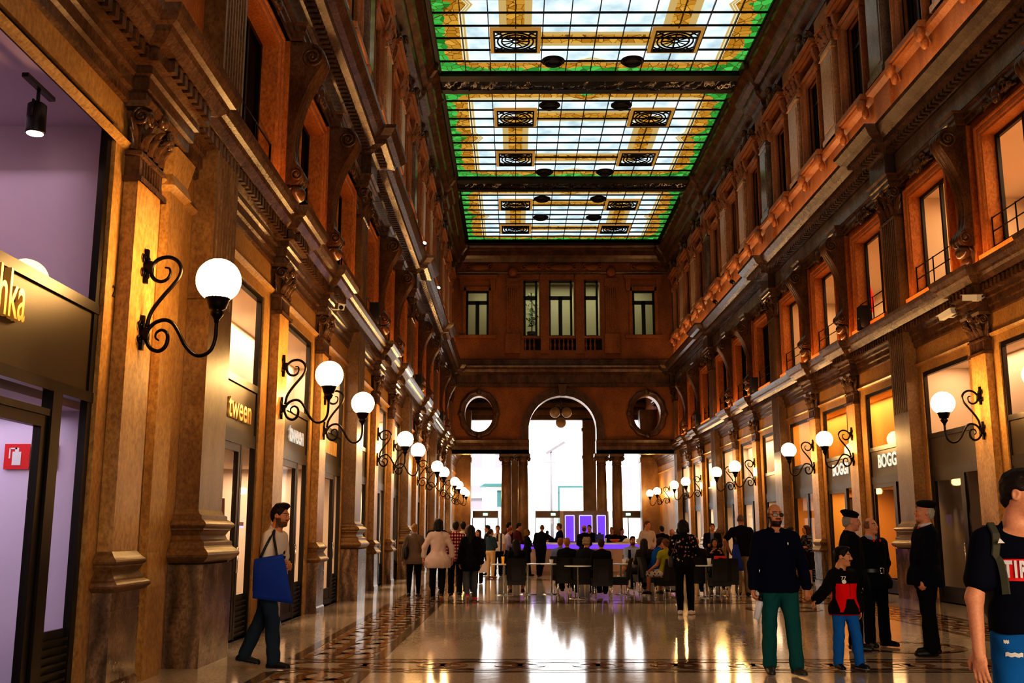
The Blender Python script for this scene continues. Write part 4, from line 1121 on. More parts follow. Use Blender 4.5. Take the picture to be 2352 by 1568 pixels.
def solve(prims, h, inf=0., cuts=(), wrinkle=0., wf=22., seed=0.):
    """prims: (kind, ..., k, op)"""
    plus = [p for p in prims if p[-1] == '+']
    B = [prim_box(p, inf+.01+wrinkle) for p in plus]
    F = Field(np.min([b[0] for b in B], 0), np.max([b[1] for b in B], 0), h)
    for p in prims:
        if p[0] == 'cut':
            F.F = np.maximum(F.F, ((F.ax[0][:, None, None]-p[1][0])*p[2][0]+(F.ax[1][None, :, None]-p[1][1])*p[2][1]+(F.ax[2][None, None, :]-p[1][2])*p[2][2]).astype(np.float32)); continue
        k = p[-2]; lo, hi = prim_box(p, inf+k+3*h); sl, g = F.grid(lo, hi)
        if sl is None: continue
        d = prim_d(p, *g, inf if p[-1] == '+' else -inf); f = F.F[sl]
        if p[-1] == '+':
            q = np.maximum(k-np.abs(d-f), 0)/k; F.F[sl] = np.minimum(f, d)-q*q*k*.25
        else:
            q = np.maximum(k-np.abs(-d-f), 0)/k; F.F[sl] = np.maximum(f, -d)+q*q*k*.25
    X, Y, Z = F.ax[0][:, None, None], F.ax[1][None, :, None], F.ax[2][None, None, :]
    if wrinkle:
        F.F += (wrinkle*(np.sin(wf*X*1.1+seed+3*np.sin(wf*.35*Z+seed))*np.sin(wf*.9*Z+1.7*seed+2.2*np.sin(wf*.5*Y))*.6+.4*np.sin(wf*1.9*(X+Y)+2.5*np.sin(wf*.6*Z)+seed))).astype(np.float32)
    for pt, nrm in cuts:
        F.F = np.maximum(F.F, ((X-pt[0])*nrm[0]+(Y-pt[1])*nrm[1]+(Z-pt[2])*nrm[2]).astype(np.float32))
    return nets(F.F, F.lo, h)
CORN = [(i, j, k) for i in (0, 1) for j in (0, 1) for k in (0, 1)]
EDG = [(a, b) for a in range(8) for b in range(a+1, 8) if sum(abs(CORN[a][i]-CORN[b][i]) for i in range(3)) == 1]
def nets(F, lo, h):
    F[0], F[-1], F[:, 0], F[:, -1], F[:, :, 0], F[:, :, -1] = .1, .1, .1, .1, .1, .1
    S = F < 0; n = [x-1 for x in F.shape]
    cnt = sum(S[i:i+n[0], j:j+n[1], k:k+n[2]].astype(np.int8) for i, j, k in CORN)
    act = (cnt > 0) & (cnt < 8); ijk = np.argwhere(act); idx = np.full(act.shape, -1, np.int32); idx[act] = np.arange(len(ijk))
    cv = [F[ijk[:, 0]+c[0], ijk[:, 1]+c[1], ijk[:, 2]+c[2]] for c in CORN]
    acc = np.zeros((len(ijk), 3)); num = np.zeros(len(ijk))
    for a, b in EDG:
        m = (cv[a] < 0) != (cv[b] < 0); t = (cv[a]/(cv[a]-cv[b]+1e-12))[m][:, None]
        acc[m] += np.array(CORN[a])+t*(np.array(CORN[b])-np.array(CORN[a])); num[m] += 1
    V = lo+h*(ijk+acc/num[:, None]); Q = []
    for ax in range(3):
        o = [a for a in range(3) if a != ax]
        s0 = [slice(1, -1)]*3; s1 = [slice(1, -1)]*3; s0[ax] = slice(0, -1); s1[ax] = slice(1, None)
        A, B = S[tuple(s0)], S[tuple(s1)]; e = np.argwhere(A != B); ins = A[tuple(e.T)]
        for a in o: e[:, a] += 1
        def cell(da, db):
            c = e.copy(); c[:, o[0]] += da; c[:, o[1]] += db; return idx[c[:, 0], c[:, 1], c[:, 2]]
        q = np.stack([cell(-1, -1), cell(0, -1), cell(0, 0), cell(-1, 0)], 1)
        fl = ins if ax != 1 else ~ins
        q[~fl] = q[~fl][:, ::-1]; Q.append(q)
    return V, np.concatenate(Q)
def mesh_np(name, V, Q, mat, parent, col=None, colfn=None):
    me = bpy.data.meshes.new(name); n, m = len(V), len(Q)
    me.vertices.add(n); me.vertices.foreach_set('co', V.astype(np.float32).ravel())
    me.loops.add(4*m); me.loops.foreach_set('vertex_index', Q.astype(np.int32).ravel())
    me.polygons.add(m); me.polygons.foreach_set('loop_start', np.arange(0, 4*m, 4, dtype=np.int32)); me.update(calc_edges=True)
    me.polygons.foreach_set('use_smooth', np.ones(m, bool))
    C = np.ones((n, 4), np.float32)
    C[:, :3] = colfn(V) if colfn else col
    at = me.color_attributes.new('Col', 'FLOAT_COLOR', 'POINT'); at.data.foreach_set('color', C.ravel())
    me.materials.append(mat); me.validate(); return mk(name, me, parent)

I3 = np.eye(3)
def rotx(a): c, s = math.cos(a), math.sin(a); return np.array([[1, 0, 0], [0, c, -s], [0, s, c]])
def roty(a): c, s = math.cos(a), math.sin(a); return np.array([[c, 0, s], [0, 1, 0], [-s, 0, c]])
def rotz_(a): c, s = math.cos(a), math.sin(a); return np.array([[c, -s, 0], [s, c, 0], [0, 0, 1]])
SKIN = (.46, .22, .125); DARK = (.012, .008, .006)

class Person:
    """body frame: +y forward, +x the person's right, z up; metres for a 1.75 m figure, scaled to height"""
    def __init__(s, **k):
        g = k.get; s.k = k; s.H = g('height', 1.75); s.q = s.H/1.75; s.fem = g('female', False); s.fat = g('fat', 1.); s.h = g('vox', .014)/s.q
        s.child = g('child', False)
        lean = math.radians(g('lean', 0)); side = math.radians(g('side', 0)); tw = math.radians(g('twist', 0))
        s.Rt = rotx(-lean)@roty(side)@rotz_(tw)
        s.seat = g('seat', None)
        s.leg = g('legs') or [((.03, .02, -1), (.0, -.03, -1)), ((-.03, .02, -1), (.0, -.03, -1))]
        s.arm = g('arms') or [((.18, -.02, -1), (.05, .12, -1)), ((-.18, -.02, -1), (-.05, .12, -1))]
        s.toe = g('toe', (8, -8))
        s.build_joints()
    def T(s, x, y, z): return s.pel+s.Rt@V3(x, y, z-.95)
    def build_joints(s):
        s.pel = V3(0, 0, .95); hw = .095 if s.fem else .09; ls = .88 if s.child else 1.
        TL_, SL_ = .43*ls, .42*ls
        s.hip = [s.pel+V3(sg*hw, 0, -.03) for sg in (1, -1)]; s.knee = []; s.ank = []
        for i in (0, 1):
            kn = s.hip[i]+unit(s.leg[i][0])*TL_; s.knee.append(kn); s.ank.append(kn+unit(s.leg[i][1])*SL_)
        pitch = s.k.get('footpitch', (0, 0))
        low = min(a[2]-.085-.10*math.sin(math.radians(max(p, 0))) for a, p in zip(s.ank, pitch))
        if s.seat is not None: low = s.pel[2]-.10-s.seat/s.q
        d = V3(0, 0, -low); s.pel = s.pel+d
        for L_ in (s.hip, s.knee, s.ank):
            for i in (0, 1): L_[i] = L_[i]+d
        sw = .158 if s.fem else .18
        if s.child: sw = .155
        s.sho = [s.T(sg*sw*(1+.3*(s.fat-1)), 0, 1.395) for sg in (1, -1)]; s.elb = []; s.wri = []; al = .9 if s.child else 1.
        for i in (0, 1):
            e = s.sho[i]+s.Rt@(unit(s.arm[i][0])*.285*al); s.elb.append(e); s.wri.append(e+s.Rt@(unit(s.arm[i][1])*.25*al))
        hy, hp, hr = [math.radians(a) for a in s.k.get('head', (0, 0, 0))]
        s.Rh = s.Rt@rotz_(hy)@rotx(-hp)@roty(hr); hs = 1.16 if s.child else 1.
        s.hs = hs; s.neck = s.T(0, -.005, 1.50); s.hb = s.T(0, .015, 1.515)
    def Hd(s, x, y, z): return s.hb+s.Rh@(V3(x, y, z-1.515)*s.hs)
    # --- primitive lists
    def torso(s, f=1.):
        F = s.fat; R = s.Rt; P = []
        if s.fem:
            P += [('e', s.T(0, -.01, .93), R, (.172*F, .122*F, .135), .04, '+'), ('e', s.T(0, .0, 1.10), R, (.128*F, .098*F, .16), .05, '+'), ('e', s.T(0, 0, 1.27), R, (.145*F, .105, .17), .05, '+')]
            P += [('e', s.T(sg*.07, .085, 1.27), R, (.062, .055, .06), .03, '+') for sg in (1, -1)]
        else:
            P += [('e', s.T(0, 0, .93), R, (.160*F, .112*F, .13), .04, '+'), ('e', s.T(0, .012*F, 1.10), R, (.148*F, .105*F, .18), .05, '+'), ('e', s.T(0, .0, 1.29), R, (.170*F, .118, .185), .05, '+')]
        x = .12 if not s.child else .095
        P += [('c', s.T(-x, -.01, 1.392), s.T(x, -.01, 1.392), .060, .060, .06, '+'), ('c', s.T(0, -.02, 1.40), s.T(0, -.005, 1.49), .075, .058, .04, '+')]
        return P
    def legs_p(s, up=1., ext=0.):
        P = []; F = s.fat
        for i in (0, 1):
            P += [('c', s.hip[i], s.knee[i], .088*F, .056, .035, '+')]
            if up > 1:
                f = up-1; P.append(('c', s.knee[i], s.knee[i]+(s.ank[i]-s.knee[i])*f, .055, .055+( .042-.055)*f+ext, .03, '+'))
                if f > .8:
                    ax = unit(s.ank[i]-s.knee[i]); P.append(('c', s.knee[i]+ax*.07-V3(0, .012, 0), s.knee[i]+ax*.2-V3(0, .014, 0), .05, .047, .03, '+'))
        return P
    def arms_p(s, n=2., which=(0, 1), ext=0.):
        P = []
        for i in which:
            f = min(n, 1.); P += [('c', s.sho[i], s.sho[i]+(s.elb[i]-s.sho[i])*f, .054, .054-.014*f+ext*(n <= 1), .03, '+')]
            if n > 1: P += [('c', s.elb[i], s.elb[i]+(s.wri[i]-s.elb[i])*(n-1), .041, .041-.012*(n-1)+ext, .025, '+')]
        return P
    def hand_p(s, i):
        g = s.k.get('hands', [{}, {}])[i]; d = g.get('dir'); d = unit(s.wri[i]-s.elb[i]) if d is None else s.Rt@unit(d)
        sg = 1 if i == 0 else -1
        pn = s.Rt@unit(g.get('palm', (-sg, 0, 0)))        # palm normal (the way the palm looks)
        pn = unit(pn-d*(pn@d)); wd = unit(np.cross(pn, d))*(1 if i == 0 else -1)  # towards the thumb
        w = s.wri[i]; R = np.stack([wd, pn, d], 1); P = [('c', s.wri[i]-d*.01, w+d*.03, .026, .026, .012, '+'), ('e', w+d*.055, R, (.039, .016, .05), .012, '+')]
        if s.h > .0125: 
            P += [('c', w+d*.08, w+d*.13+pn*.02, .024, .016, .02, '+'), ('c', w+d*.03+wd*.03, w+d*.08+wd*.05, .013, .010, .01, '+')]; return P
        cu = math.radians(g.get('curl', 30))
        for j, (o, l) in enumerate(((.029, .9), (.010, 1.), (-.010, .95), (-.028, .75))):
            b = w+d*(.095-.006*abs(j-1))+wd*o; a = 0
            for sl, r0, r1 in ((.042*l, .0098, .0092), (.027*l, .0092, .0085), (.021*l, .0085, .0072)):
                a += cu*(1.0 if sl > .03 else .9); e = b+sl*(math.cos(a)*d+math.sin(a)*pn+.05*o/.03*wd); P.append(('c', b, e, r0, r1, .005, '+')); b = e
        b = w+d*.025+wd*.03; e = b+.045*unit(d*.8+wd*.75+pn*.35); P.append(('c', b, e, .014, .011, .012, '+')); P.append(('c', e, e+.035*unit(d*1.+wd*.25+pn*.3+pn*math.sin(cu)*.6), .011, .0085, .006, '+'))
        return P
    def head_p(s):
        H = s.Hd; R = s.Rh; q = s.hs
        E = lambda c, r, k=.02, op='+': ('e', H(*c), R, tuple(x*q for x in r), k, op)
        C = lambda a, b, ra, rb, k=.01, op='+': ('c', H(*a), H(*b), ra*q, rb*q, k, op)
        P = [E((0, -.012, 1.658), (.074, .094, .092), .03), E((0, .030, 1.61), (.062, .066, .088), .03), E((0, .042, 1.553), (.043, .045, .036), .03), C((0, -.03, 1.5), (0, -.015, 1.58), .056 if not s.fem else .047, .052 if not s.fem else .045, .03)]
        P += [C((-.028, .088, 1.660), (.028, .088, 1.660), .009, .009, .014), E((-.031, .102, 1.638), (.016, .012, .010), .012, '-'), E((.031, .102, 1.638), (.016, .012, .010), .012, '-')]
        P += [C((0, .092, 1.650), (0, .113, 1.612), .008, .0125, .012), E((-.010, .103, 1.606), (.009, .01, .007), .008), E((.010, .103, 1.606), (.009, .01, .007), .008)]
        P += [E((0, .092, 1.583), (.021, .010, .006), .008), E((0, .090, 1.573), (.019, .010, .007), .008), E((0, .080, 1.540), (.02, .017, .016), .02)]
        P += [E((-.038, .07, 1.603), (.022, .02, .022), .02), E((.038, .07, 1.603), (.022, .02, .022), .02)]
        P += [E((-.031, .088, 1.637), (.0125, .0115, .0105), .004), E((.031, .088, 1.637), (.0125, .0115, .0105), .004)]
        for sg in (1, -1): P += [E((sg*.076, -.006, 1.628), (.010, .020, .031), .008), E((sg*.083, -.002, 1.63), (.006, .012, .02), .006, '-')]
        return P
    def inv_head(s, V): return ((V-s.hb)@s.Rh)/s.hs+np.array([0, 0, 1.515])
    def inv_torso(s, V): return (V-s.pel)@s.Rt+np.array([0, 0, .95])
    def skin_col(s, V):
        g = s.k.get; base = np.array(g('skin', SKIN)); C = np.tile(base, (len(V), 1)); L_ = s.inv_head(V); x, y, z = np.abs(L_[:, 0]), L_[:, 1], L_[:, 2]
        hc = np.array(g('haircol', DARK)); hd = z > 1.5
        def put(m, c, f=1.): C[m] = C[m]*(1-f)+np.array(c)*f
        put(hd & (z < 1.62) & (z > 1.58) & (y > .05) & (x > .02) & (x < .055), base*[1.15, .85, .8], .5)
        put(hd & (y > .05) & (x < .023) & (np.abs(z-1.578) < .010), (base[0]*.8, base[1]*.5, base[2]*.55), .8)
        put(hd & (y > .06) & (np.abs(z-1.664-.15*(.03-np.abs(x-.03))) < .0055) & (x > .010) & (x < .052), hc*.8, .9)
        ey = ((x-.031)/.0145)**2+((z-1.637)/.0068)**2
        put(hd & (y > .07) & (ey < 1.6), base*.45, .8); put(hd & (y > .075) & (ey < 1), (.45, .41, .38)); put(hd & (y > .075) & (((x-.031)/.0062)**2+((z-1.638)/.0065)**2 < 1), (.03, .015, .01))
        bd = g('beard', 0)
        if bd:
            m = hd & (((z < 1.575) & (y > -.005) & (z > 1.51)) | ((x > .05) & (z < 1.615) & (y > -.01) & (y < .05)) | ((np.abs(z-1.592) < .006) & (x < .03) & (y > .05))) & ~((x < .020) & (np.abs(z-1.578) < .008))
            put(m, hc, bd)
        st = g('hairstyle', 'short')
        if st in ('buzz', 'fringe'):
            m = hd & (z > 1.60) & (y < .055-(z-1.6)*.25) & (y < .03) & ((z < (1.70 if st == 'fringe' else 1.78)) | (y < (-.03 if st == 'fringe' else .06)))
            put(m, hc, .75)
        return C
    def hair_p(s):
        H = s.Hd; R = s.Rh; st = s.k.get('hairstyle', 'short'); q = s.hs
        E = lambda c, r, k=.02, op='+': ('e', H(*c), R, tuple(x*q for x in r), k, op)
        C = lambda a, b, ra, rb, k=.02, op='+': ('c', H(*a), H(*b), ra*q, rb*q, k, op)
        if st in ('bald', 'buzz', 'fringe', None): return None
        P = [E((0, -.016, 1.667), (.082, .100, .094))]
        if st == 'short': P += [E((0, .03, 1.735), (.065, .06, .03)), E((0, -.06, 1.61), (.06, .045, .06))]
        if st == 'quiff': P += [E((0, .045, 1.75), (.06, .055, .034)), E((0, .0, 1.74), (.072, .075, .04)), E((0, -.06, 1.615), (.062, .045, .06))]
        if st == 'long': P += [C((0, -.06, 1.66), (0, -.085, 1.36), .085, .075, .04)]+[C((sg*.06, -.02, 1.66), (sg*.085, -.03, 1.42), .04, .035, .03) for sg in (1, -1)]
        if st == 'bob': P += [C((0, -.05, 1.66), (0, -.06, 1.54), .088, .08, .04)]+[C((sg*.065, -.005, 1.67), (sg*.075, .0, 1.55), .04, .042, .03) for sg in (1, -1)]
        if st == 'bun': P += [E((0, -.115, 1.68), (.04, .035, .04), .015), E((0, -.06, 1.62), (.06, .05, .07))]
        if st == 'pony': P += [C((0, -.10, 1.69), (0, -.16, 1.62), .03, .035, .02), C((0, -.16, 1.62), (0, -.13, 1.45), .035, .02, .02), E((0, -.06, 1.62), (.06, .05, .06))]
        if st == 'curly': P += [E((sx*.055, sy, sz), (.042, .042, .042), .012) for sx in (-1, 0, 1) for sy, sz in ((-.08, 1.62), (-.09, 1.69), (-.02, 1.755), (.04, 1.745), (-.01, 1.66))]
        if st == 'afro': P += [E((0, -.03, 1.69), (.115, .12, .11)), E((0, -.05, 1.62), (.11, .09, .09))]
        if st == 'hood': P += [E((0, -.03, 1.66), (.105, .115, .125)), C((0, -.05, 1.60), (0, -.05, 1.48), .10, .11, .04)]
        if st in ('beret', 'cap'): P = [E((0, -.03, 1.645), (.080, .092, .075)), E((0, -.07, 1.60), (.06, .045, .05))]
        fr = (.066, .085, .092) if st not in ('long', 'bob', 'hood') else (.058, .085, .095)
        P += [E((0, .105, 1.628 if st != 'quiff' else 1.632), fr, .012, '-'), E((0, .10, 1.55), (.075, .10, .06), .012, '-')]
        for sg in (1, -1):
            if st not in ('long', 'bob', 'hood', 'afro'): P.append(E((sg*.085, .005, 1.60), (.02, .035, .055), .01, '-'))
        return P
    def make(s, name='person'):
        g = s.k.get; root = empty(name); h = s.h; q = s.q; S = q
        def add(nm, prims, mat, col=None, fn=None, inf=0., cuts=(), wr=0., wf=22., seed=0., hh=None, parent=None):
            V, Q = solve(prims, hh or h, inf, cuts, wr, wf, seed)
            if len(Q) == 0: return None
            return mesh_np(nm, V*S, Q, M[mat], parent or root, col, (lambda W: fn(W/S)) if fn else None)
        body = s.torso()+s.legs_p(2)+s.arms_p(2)+s.head_p()
        for i in (0, 1):
            body += s.hand_p(i)
            f = s.foot(i); body += [('c', s.ank[i], f[0], .036, .03, .02, '+'), ('c', f[0], f[1], .034, .028, .02, '+')]
        s.body = add('body', body, 'skin', fn=s.skin_col)
        sd = g('seed', 1.)
        # trousers / skirt / shorts
        bt = g('bottom', 'trousers'); up = s.Rt@V3(0, 0, 1); wz = 1.02
        pelvis = [p for p in s.torso()[:2]]
        wr = .006 if h < .012 else .004
        if bt in ('trousers', 'shorts', 'leggings'):
            P = pelvis+s.legs_p(1.97 if bt != 'shorts' else 1.02, g('flare', .012 if bt == 'trousers' else -.004))
            inf = {'trousers': .016, 'shorts': .022, 'leggings': .007}[bt]
            add('trousers' if bt != 'shorts' else 'shorts', P, 'cloth', g('botcol', (.02, .025, .05)), g('botfn'), inf, [(s.T(0, 0, wz), up)], wr if bt != 'leggings' else .002, 26., sd)
        elif bt == 'skirt':
            kz = g('skirtlen', .5); P = pelvis+s.legs_p(1.)
            if s.seat is None: P += [('c', s.T(0, 0, .92), V3(0, 0, kz+.16), .165, .17, .05, '+')]
            cuts = [(s.T(0, 0, wz), up)]+([(V3(0, 0, kz), V3(0, 0, -1))] if s.seat is None else [])
            add('skirt', P, 'cloth', g('botcol', (.01, .01, .012)), g('botfn'), .03, cuts, .004, 16., sd)
        # top
        sl = g('sleeve', 1.95); hem = g('hem', .90); loose = g('loose', .02)
        P = s.torso(); hemz = hem
        if True:
            fl = g('hemflare', .012); P += [('e', s.T(0, .0, hem+.06), s.Rt, ((.165+fl)*s.fat, (.118+fl)*s.fat, .16), .06, '+')]
            if hem < .80: P += [('e', s.T(0, -.01, .85), s.Rt, ((.17+fl)*s.fat, (.125+fl)*s.fat, .16), .06, '+')]
        P += [('cut', s.T(0, 0, hemz), -up, 0, 'x')]+s.arms_p(sl, ext=g('cuff', .006))
        nk = g('neckz', 1.487); cuts = [(s.T(0, g('neckdrop', .0), nk), unit(s.Rt@V3(0, g('necktilt', .45), 1)))]
        s.top = add('jacket' if g('coat') else 'shirt', P, 'cloth', g('topcol', (.3, .3, .3)), g('topfn') and (lambda W: g('topfn')(s, W)), loose, cuts, wr, 24., sd+2)
        if g('collar'):
            P = [('c', s.T(-.045, -.03, 1.49), s.T(-.04, .055, 1.465), .018, .012, .01, '+'), ('c', s.T(.045, -.03, 1.49), s.T(.04, .055, 1.465), .018, .012, .01, '+'), ('c', s.T(-.045, -.045, 1.495), s.T(.045, -.045, 1.495), .02, .02, .01, '+'), ('c', s.T(-.055, -.02, 1.485), s.T(-.05, .04, 1.475), .02, .016, .01, '+'), ('c', s.T(.055, -.02, 1.485), s.T(.05, .04, 1.475), .02, .016, .01, '+')]
            add('collar', P, 'cloth', g('collar'), None, .006)
        # shoes
        for i in (0, 1):
            f = s.foot(i); n = V3(0, 0, 1)
            P = [('c', f[0], f[1], .043, .034, .02, '+'), ('c', s.ank[i]-V3(0, 0, .01), f[0], .044, .04, .02, '+'), ('c', f[0]*.5+f[1]*.5+V3(0, 0, .01), f[1], .04, .03, .02, '+')]
            sole = g('solecol'); sc = np.array(g('shoecol', (.01, .01, .01)))
            dn = f[2]; b0 = f[0]-dn*.030
            def sf(W, sc=sc, sole=sole, b0=b0, dn=dn):
                C = np.tile(sc, (len(W), 1))
                if sole is not None: C[((W-b0)@dn) < .012] = sole
                return C
            add('shoe', P, 'shoe', None, sf, .004, [(b0, -dn)], hh=min(h, .012))
        hp = s.hair_p()
        if hp: add('hair', hp, 'hair', g('haircol', DARK), None, 0., [], .004 if h < .012 else .005, 90., sd, hh=min(h, .011))
        if g('hairstyle') in ('beret', 'cap'):
            H = s.Hd; R = s.Rh; hc = g('hatcol', (.012, .012, .016))
            if g('hairstyle') == 'beret': P = [('e', H(.012, -.03, 1.742), R@roty(-.15)@rotx(-.12), (.112, .122, .040), .02, '+'), ('e', H(0, -.022, 1.705), R@rotx(-.12), (.088, .102, .032), .015, '+')]
            else: P = [('e', H(0, -.015, 1.70), R, (.088, .104, .075), .02, '+'), ('e', H(0, .10, 1.695), R, (.065, .065, .010), .015, '+'), ('e', H(0, .02, 1.60), R, (.12, .15, .075), .01, '-')]
            add(g('hairstyle'), P, 'cloth', hc, None, 0., hh=min(h, .011))
        if g('glasses'):
            H = s.Hd; mb = MB(); dk = MB()
            for sg in (1, -1):
                R_ = [[H(sg*.033+.025*math.cos(t)*r, .104-.25*abs(.025*math.cos(t)*r*sg+.033)**1*.35, 1.634+.020*math.sin(t)*r-.004*math.cos(t*1)*sg*0)*S for t in [2*PI*k/18 for k in range(18)]] for r in (.05, 1.)]
                dk.rings(R_, True, False)
                mb.tube([p for p in R_[1]]+[R_[1][0]], .0018*S, 5); mb.tube([H(sg*.058, .092, 1.642)*S, H(sg*.080, .02, 1.645)*S, H(sg*.083, -.01, 1.635)*S], .002*S, 5)
            mb.tube([H(-.010, .108, 1.642)*S, H(.010, .108, 1.642)*S], .002*S, 5)
            gl = mb.build('sunglasses', M['iron'], root); dk.build('lens', M['shade_lens'], gl)
        s.root = root; return root
    def foot(s, i):
        pt = math.radians(s.k.get('footpitch', (0, 0))[i]); yaw = math.radians(s.toe[i]); L_ = .19 if not s.child else .175
        d = rotz_(-yaw)@V3(0, math.cos(pt), -math.sin(pt)); n = rotz_(-yaw)@V3(0, math.sin(pt), math.cos(pt))
        a = s.ank[i]; heel = a-n*.045-d*.035; toe = heel+d*L_-n*.004; return heel, toe, n
def place(o, x, y, deg): o.location = (x, y, 0); o.rotation_euler = (0, 0, math.radians(deg)); return o
# ------------------------------------------------------------------ bar island, tables, chairs
def at(px, Y): return (px-1184.5)/2352*(Y*.983-.1)
def bar():
    r = empty('bar_counter', (3.05, 38.6, 0)); tag(r, 'long bar counter with glowing purple band below its top', 'bar')
    P = [(-2.95, 3.2), (-2.95, 1.1), (-2.3, 0), (2.3, 0), (2.95, 1.1), (2.95, 3.2)]
    def off(d):
        o = []
        for i, (x, y) in enumerate(P): o.append((x*(1+d/2.95), y-d*(1 if i in (2, 3) else .5)))
        return o
    def band(mb, d0, z0, z1, th=.35):
        a, b = off(d0), off(d0-th)
        mb.rings([[(x, y, z0) for x, y in a], [(x, y, z1) for x, y in a], [(x, y, z1) for x, y in b], [(x, y, z0) for x, y in b], [(x, y, z0) for x, y in a]], False, False)
    mb = MB(); band(mb, 0, .12, .95); band(mb, -.06, 0, .12); 
    for k in range(9): x = -2.1+k*.525; mb.box(x-.02, x+.02, -.02, 0, .16, .92)
    mb.build('counter_front', M['barwood'], r)
    mb = MB(); band(mb, .03, .95, 1.11); mb.build('light_band', M['purple'], r)
    mb = MB(); band(mb, .12, 1.11, 1.17, .7); mb.build('counter_top', M['tabletop'], r)
    r = empty('bar_kiosk', (2.75, 40.9, 0)); tag(r, 'grey back bar kiosk with three glowing purple panels', 'kiosk')
    mb = MB(); pl = [(-.98, .8), (-.86, .22), (-.36, 0), (.36, 0), (.86, .22), (.98, .8)]
    mb.rings([[(x, y, z) for x, y in pl] for z in (0, 2.38)], True, False, True); mb.build('body', M['kiosk'], r)
    for (a, b) in ((1, 2), (2, 3), (3, 4)):
        A, B = Vector((*pl[a], 0)), Vector((*pl[b], 0)); t = (B-A).normalized(); n = Vector((t.y, -t.x, 0)); w = (B-A).length; mb = MB(); e = MB()
        m0, m1 = A+t*w*.16, A+t*w*.84
        mb.quad(m0+n*.02+Vector((0, 0, 1.2)), m1+n*.02+Vector((0, 0, 1.2)), m1+n*.02+Vector((0, 0, 2.2)), m0+n*.02+Vector((0, 0, 2.2)))
        f = mb.build('glowing_panel', M['purple'], r)
        for p, q in ((m0, m1),):
            U = Vector((0, 0, 1))
            for c0, c1 in ((p+U*1.2, p+U*2.2), (q+U*1.2, q+U*2.2), (p+U*2.2, q+U*2.2)): e.tube([c0+n*.03, c1+n*.03], .018, 6)
        e.build('edge_light', M['purple_edge'], f)
bar()
def barthing(nm, x, y, prof, mat, lab, cat, z=1.175):
    r = empty(nm, (x, y, z)); tag(r, lab, cat)
    mb = MB(); mb.lathe(prof, n=14); mb.build('body', mat, r); return r
mat_or = mat_plain('orange_bowl', (.7, .12, .03), .4); mat_nv = mat_plain('navy_metal', (.02, .03, .2), .4); mat_yel = mat_plain('yellow_tray', (.7, .45, .05), .4)
barthing('bowl', at(1412, 39), 39.0, [(.06, 0), (.16, .06), (.2, .12), (.18, .12), (.05, .03)], mat_or, 'shallow orange bowl on the bar top', 'bowl')
r = empty('till', (at(1377, 39.3), 39.3, 1.175)); tag(r, 'dark blue till box on the bar before the right purple panel', 'till')
mb = MB(); mb.box(-.16, .16, -.12, .12, 0, .3); mb.build('body', mat_nv, r); mb = MB(); mb.box(-.05, .05, -.04, .04, .3, .36); mb.build('top_knob', mat_nv, r)
barthing('glass', at(1391, 38.9), 38.9, [(.035, 0), (.045, .16), (.04, .16), (.03, .01)], M['white'], 'tall pale glass on the bar beside the till', 'glass')
barthing('sugar_bowl', at(1465, 38.9), 38.9, [(.05, 0), (.08, .05), (.07, .1), (.03, .13), (.01, .15)], M['chrome'], 'shiny round pot on the right end of the bar', 'pot')
barthing('napkin_pile', at(1440, 39.0), 39.0, [(.16, 0), (.17, .05), (.1, .12), (.03, .16)], M['paper'], 'white heap of napkins on the bar near the barmen', 'napkins')
r = empty('yellow_tray', (at(1434, 38.75), 38.75, 1.175)); tag(r, 'thin yellow tray on the right part of the bar', 'tray'); mb = MB(); mb.lathe([(.3, 0), (.33, .02), (.3, .025), (.0, .015)], n=20, sy=.5); mb.build('plate', mat_yel, r)

def make_chair():
    r = empty('cafe_chair')
    mb = MB(); mb.box(-.23, .23, -.22, .23, .40, .48); mb.box(-.22, .22, -.21, .22, .30, .40); mb.build('seat', M['rattan'], r)
    mb = MB(); R = []
    for t in [k/8 for k in range(9)]:
        z = .42+.50*t; y = -.21-.09*t*t; w = .235-.015*t
        R.append([(-w, y+.03, z), (-w*.5, y, z), (w*.5, y, z), (w, y+.03, z), (w, y-.02, z), (w*.5, y-.05, z), (-w*.5, y-.05, z), (-w, y-.02, z)])
    mb.rings(R, True, False, True); mb.build('backrest', M['rattan'], r)
    for sx in (-1, 1):
        for sy in (-1, 1):
            mb = MB(); mb.tube([(sx*.20, sy*.19, .32), (sx*.21, sy*.21, .012)], .014, 8); mb.lathe([(.02, 0), (.022, .012), (.016, .02)], (sx*.21, sy*.21, 0), 8); mb.build('leg', M['chrome'], r)
    return r
def make_table():
    r = empty('cafe_table')
    mb = MB(); mb.lathe([(.30, .735), (.325, .74), (.325, .755), (.315, .76), (.0, .76)], n=30); mb.build('tabletop', M['tabletop'], r)
    mb = MB(); mb.lathe([(.022, .02), (.022, .735), (.06, .736)], n=14); mb.build('pole', M['chrome'], r)
    mb = MB(); mb.lathe([(.22, 0), (.22, .012), (.05, .02), (.02, .04)], n=24); mb.build('base', M['chrome'], r)
    return r
ch0 = make_chair(); tb0 = make_table(); uc = ut = False
def chair(px, Y, deg, lab):
    global uc
    o = ch0 if not uc else copy_tree(ch0); uc = True
    tag(o, lab, 'chair', 'black cafe chairs'); place(o, at(px, Y), Y, deg); return o
def table(px, Y, lab):
    global ut
    o = tb0 if not ut else copy_tree(tb0); ut = True
    tag(o, lab, 'table', 'round white cafe tables'); place(o, at(px, Y), Y, 0); return o
table(1327, 24.7, 'round white cafe table on one chrome pole, nearest and leftmost of the middle group')
table(1266, 26.4, 'round white cafe table behind the nearest pole table, beside the tan haired man')
table(1425, 26.4, 'round white cafe table right of the dark haired sitter, before the bar')
table(1473, 27.6, 'round white cafe table in front of the bearded man in pale blue')
table(1620, 25.0, 'round white cafe table with a white cup, right of the woman in flowered blouse')
table(1158, 26.0, 'round white cafe table left of the lone seated woman in black')
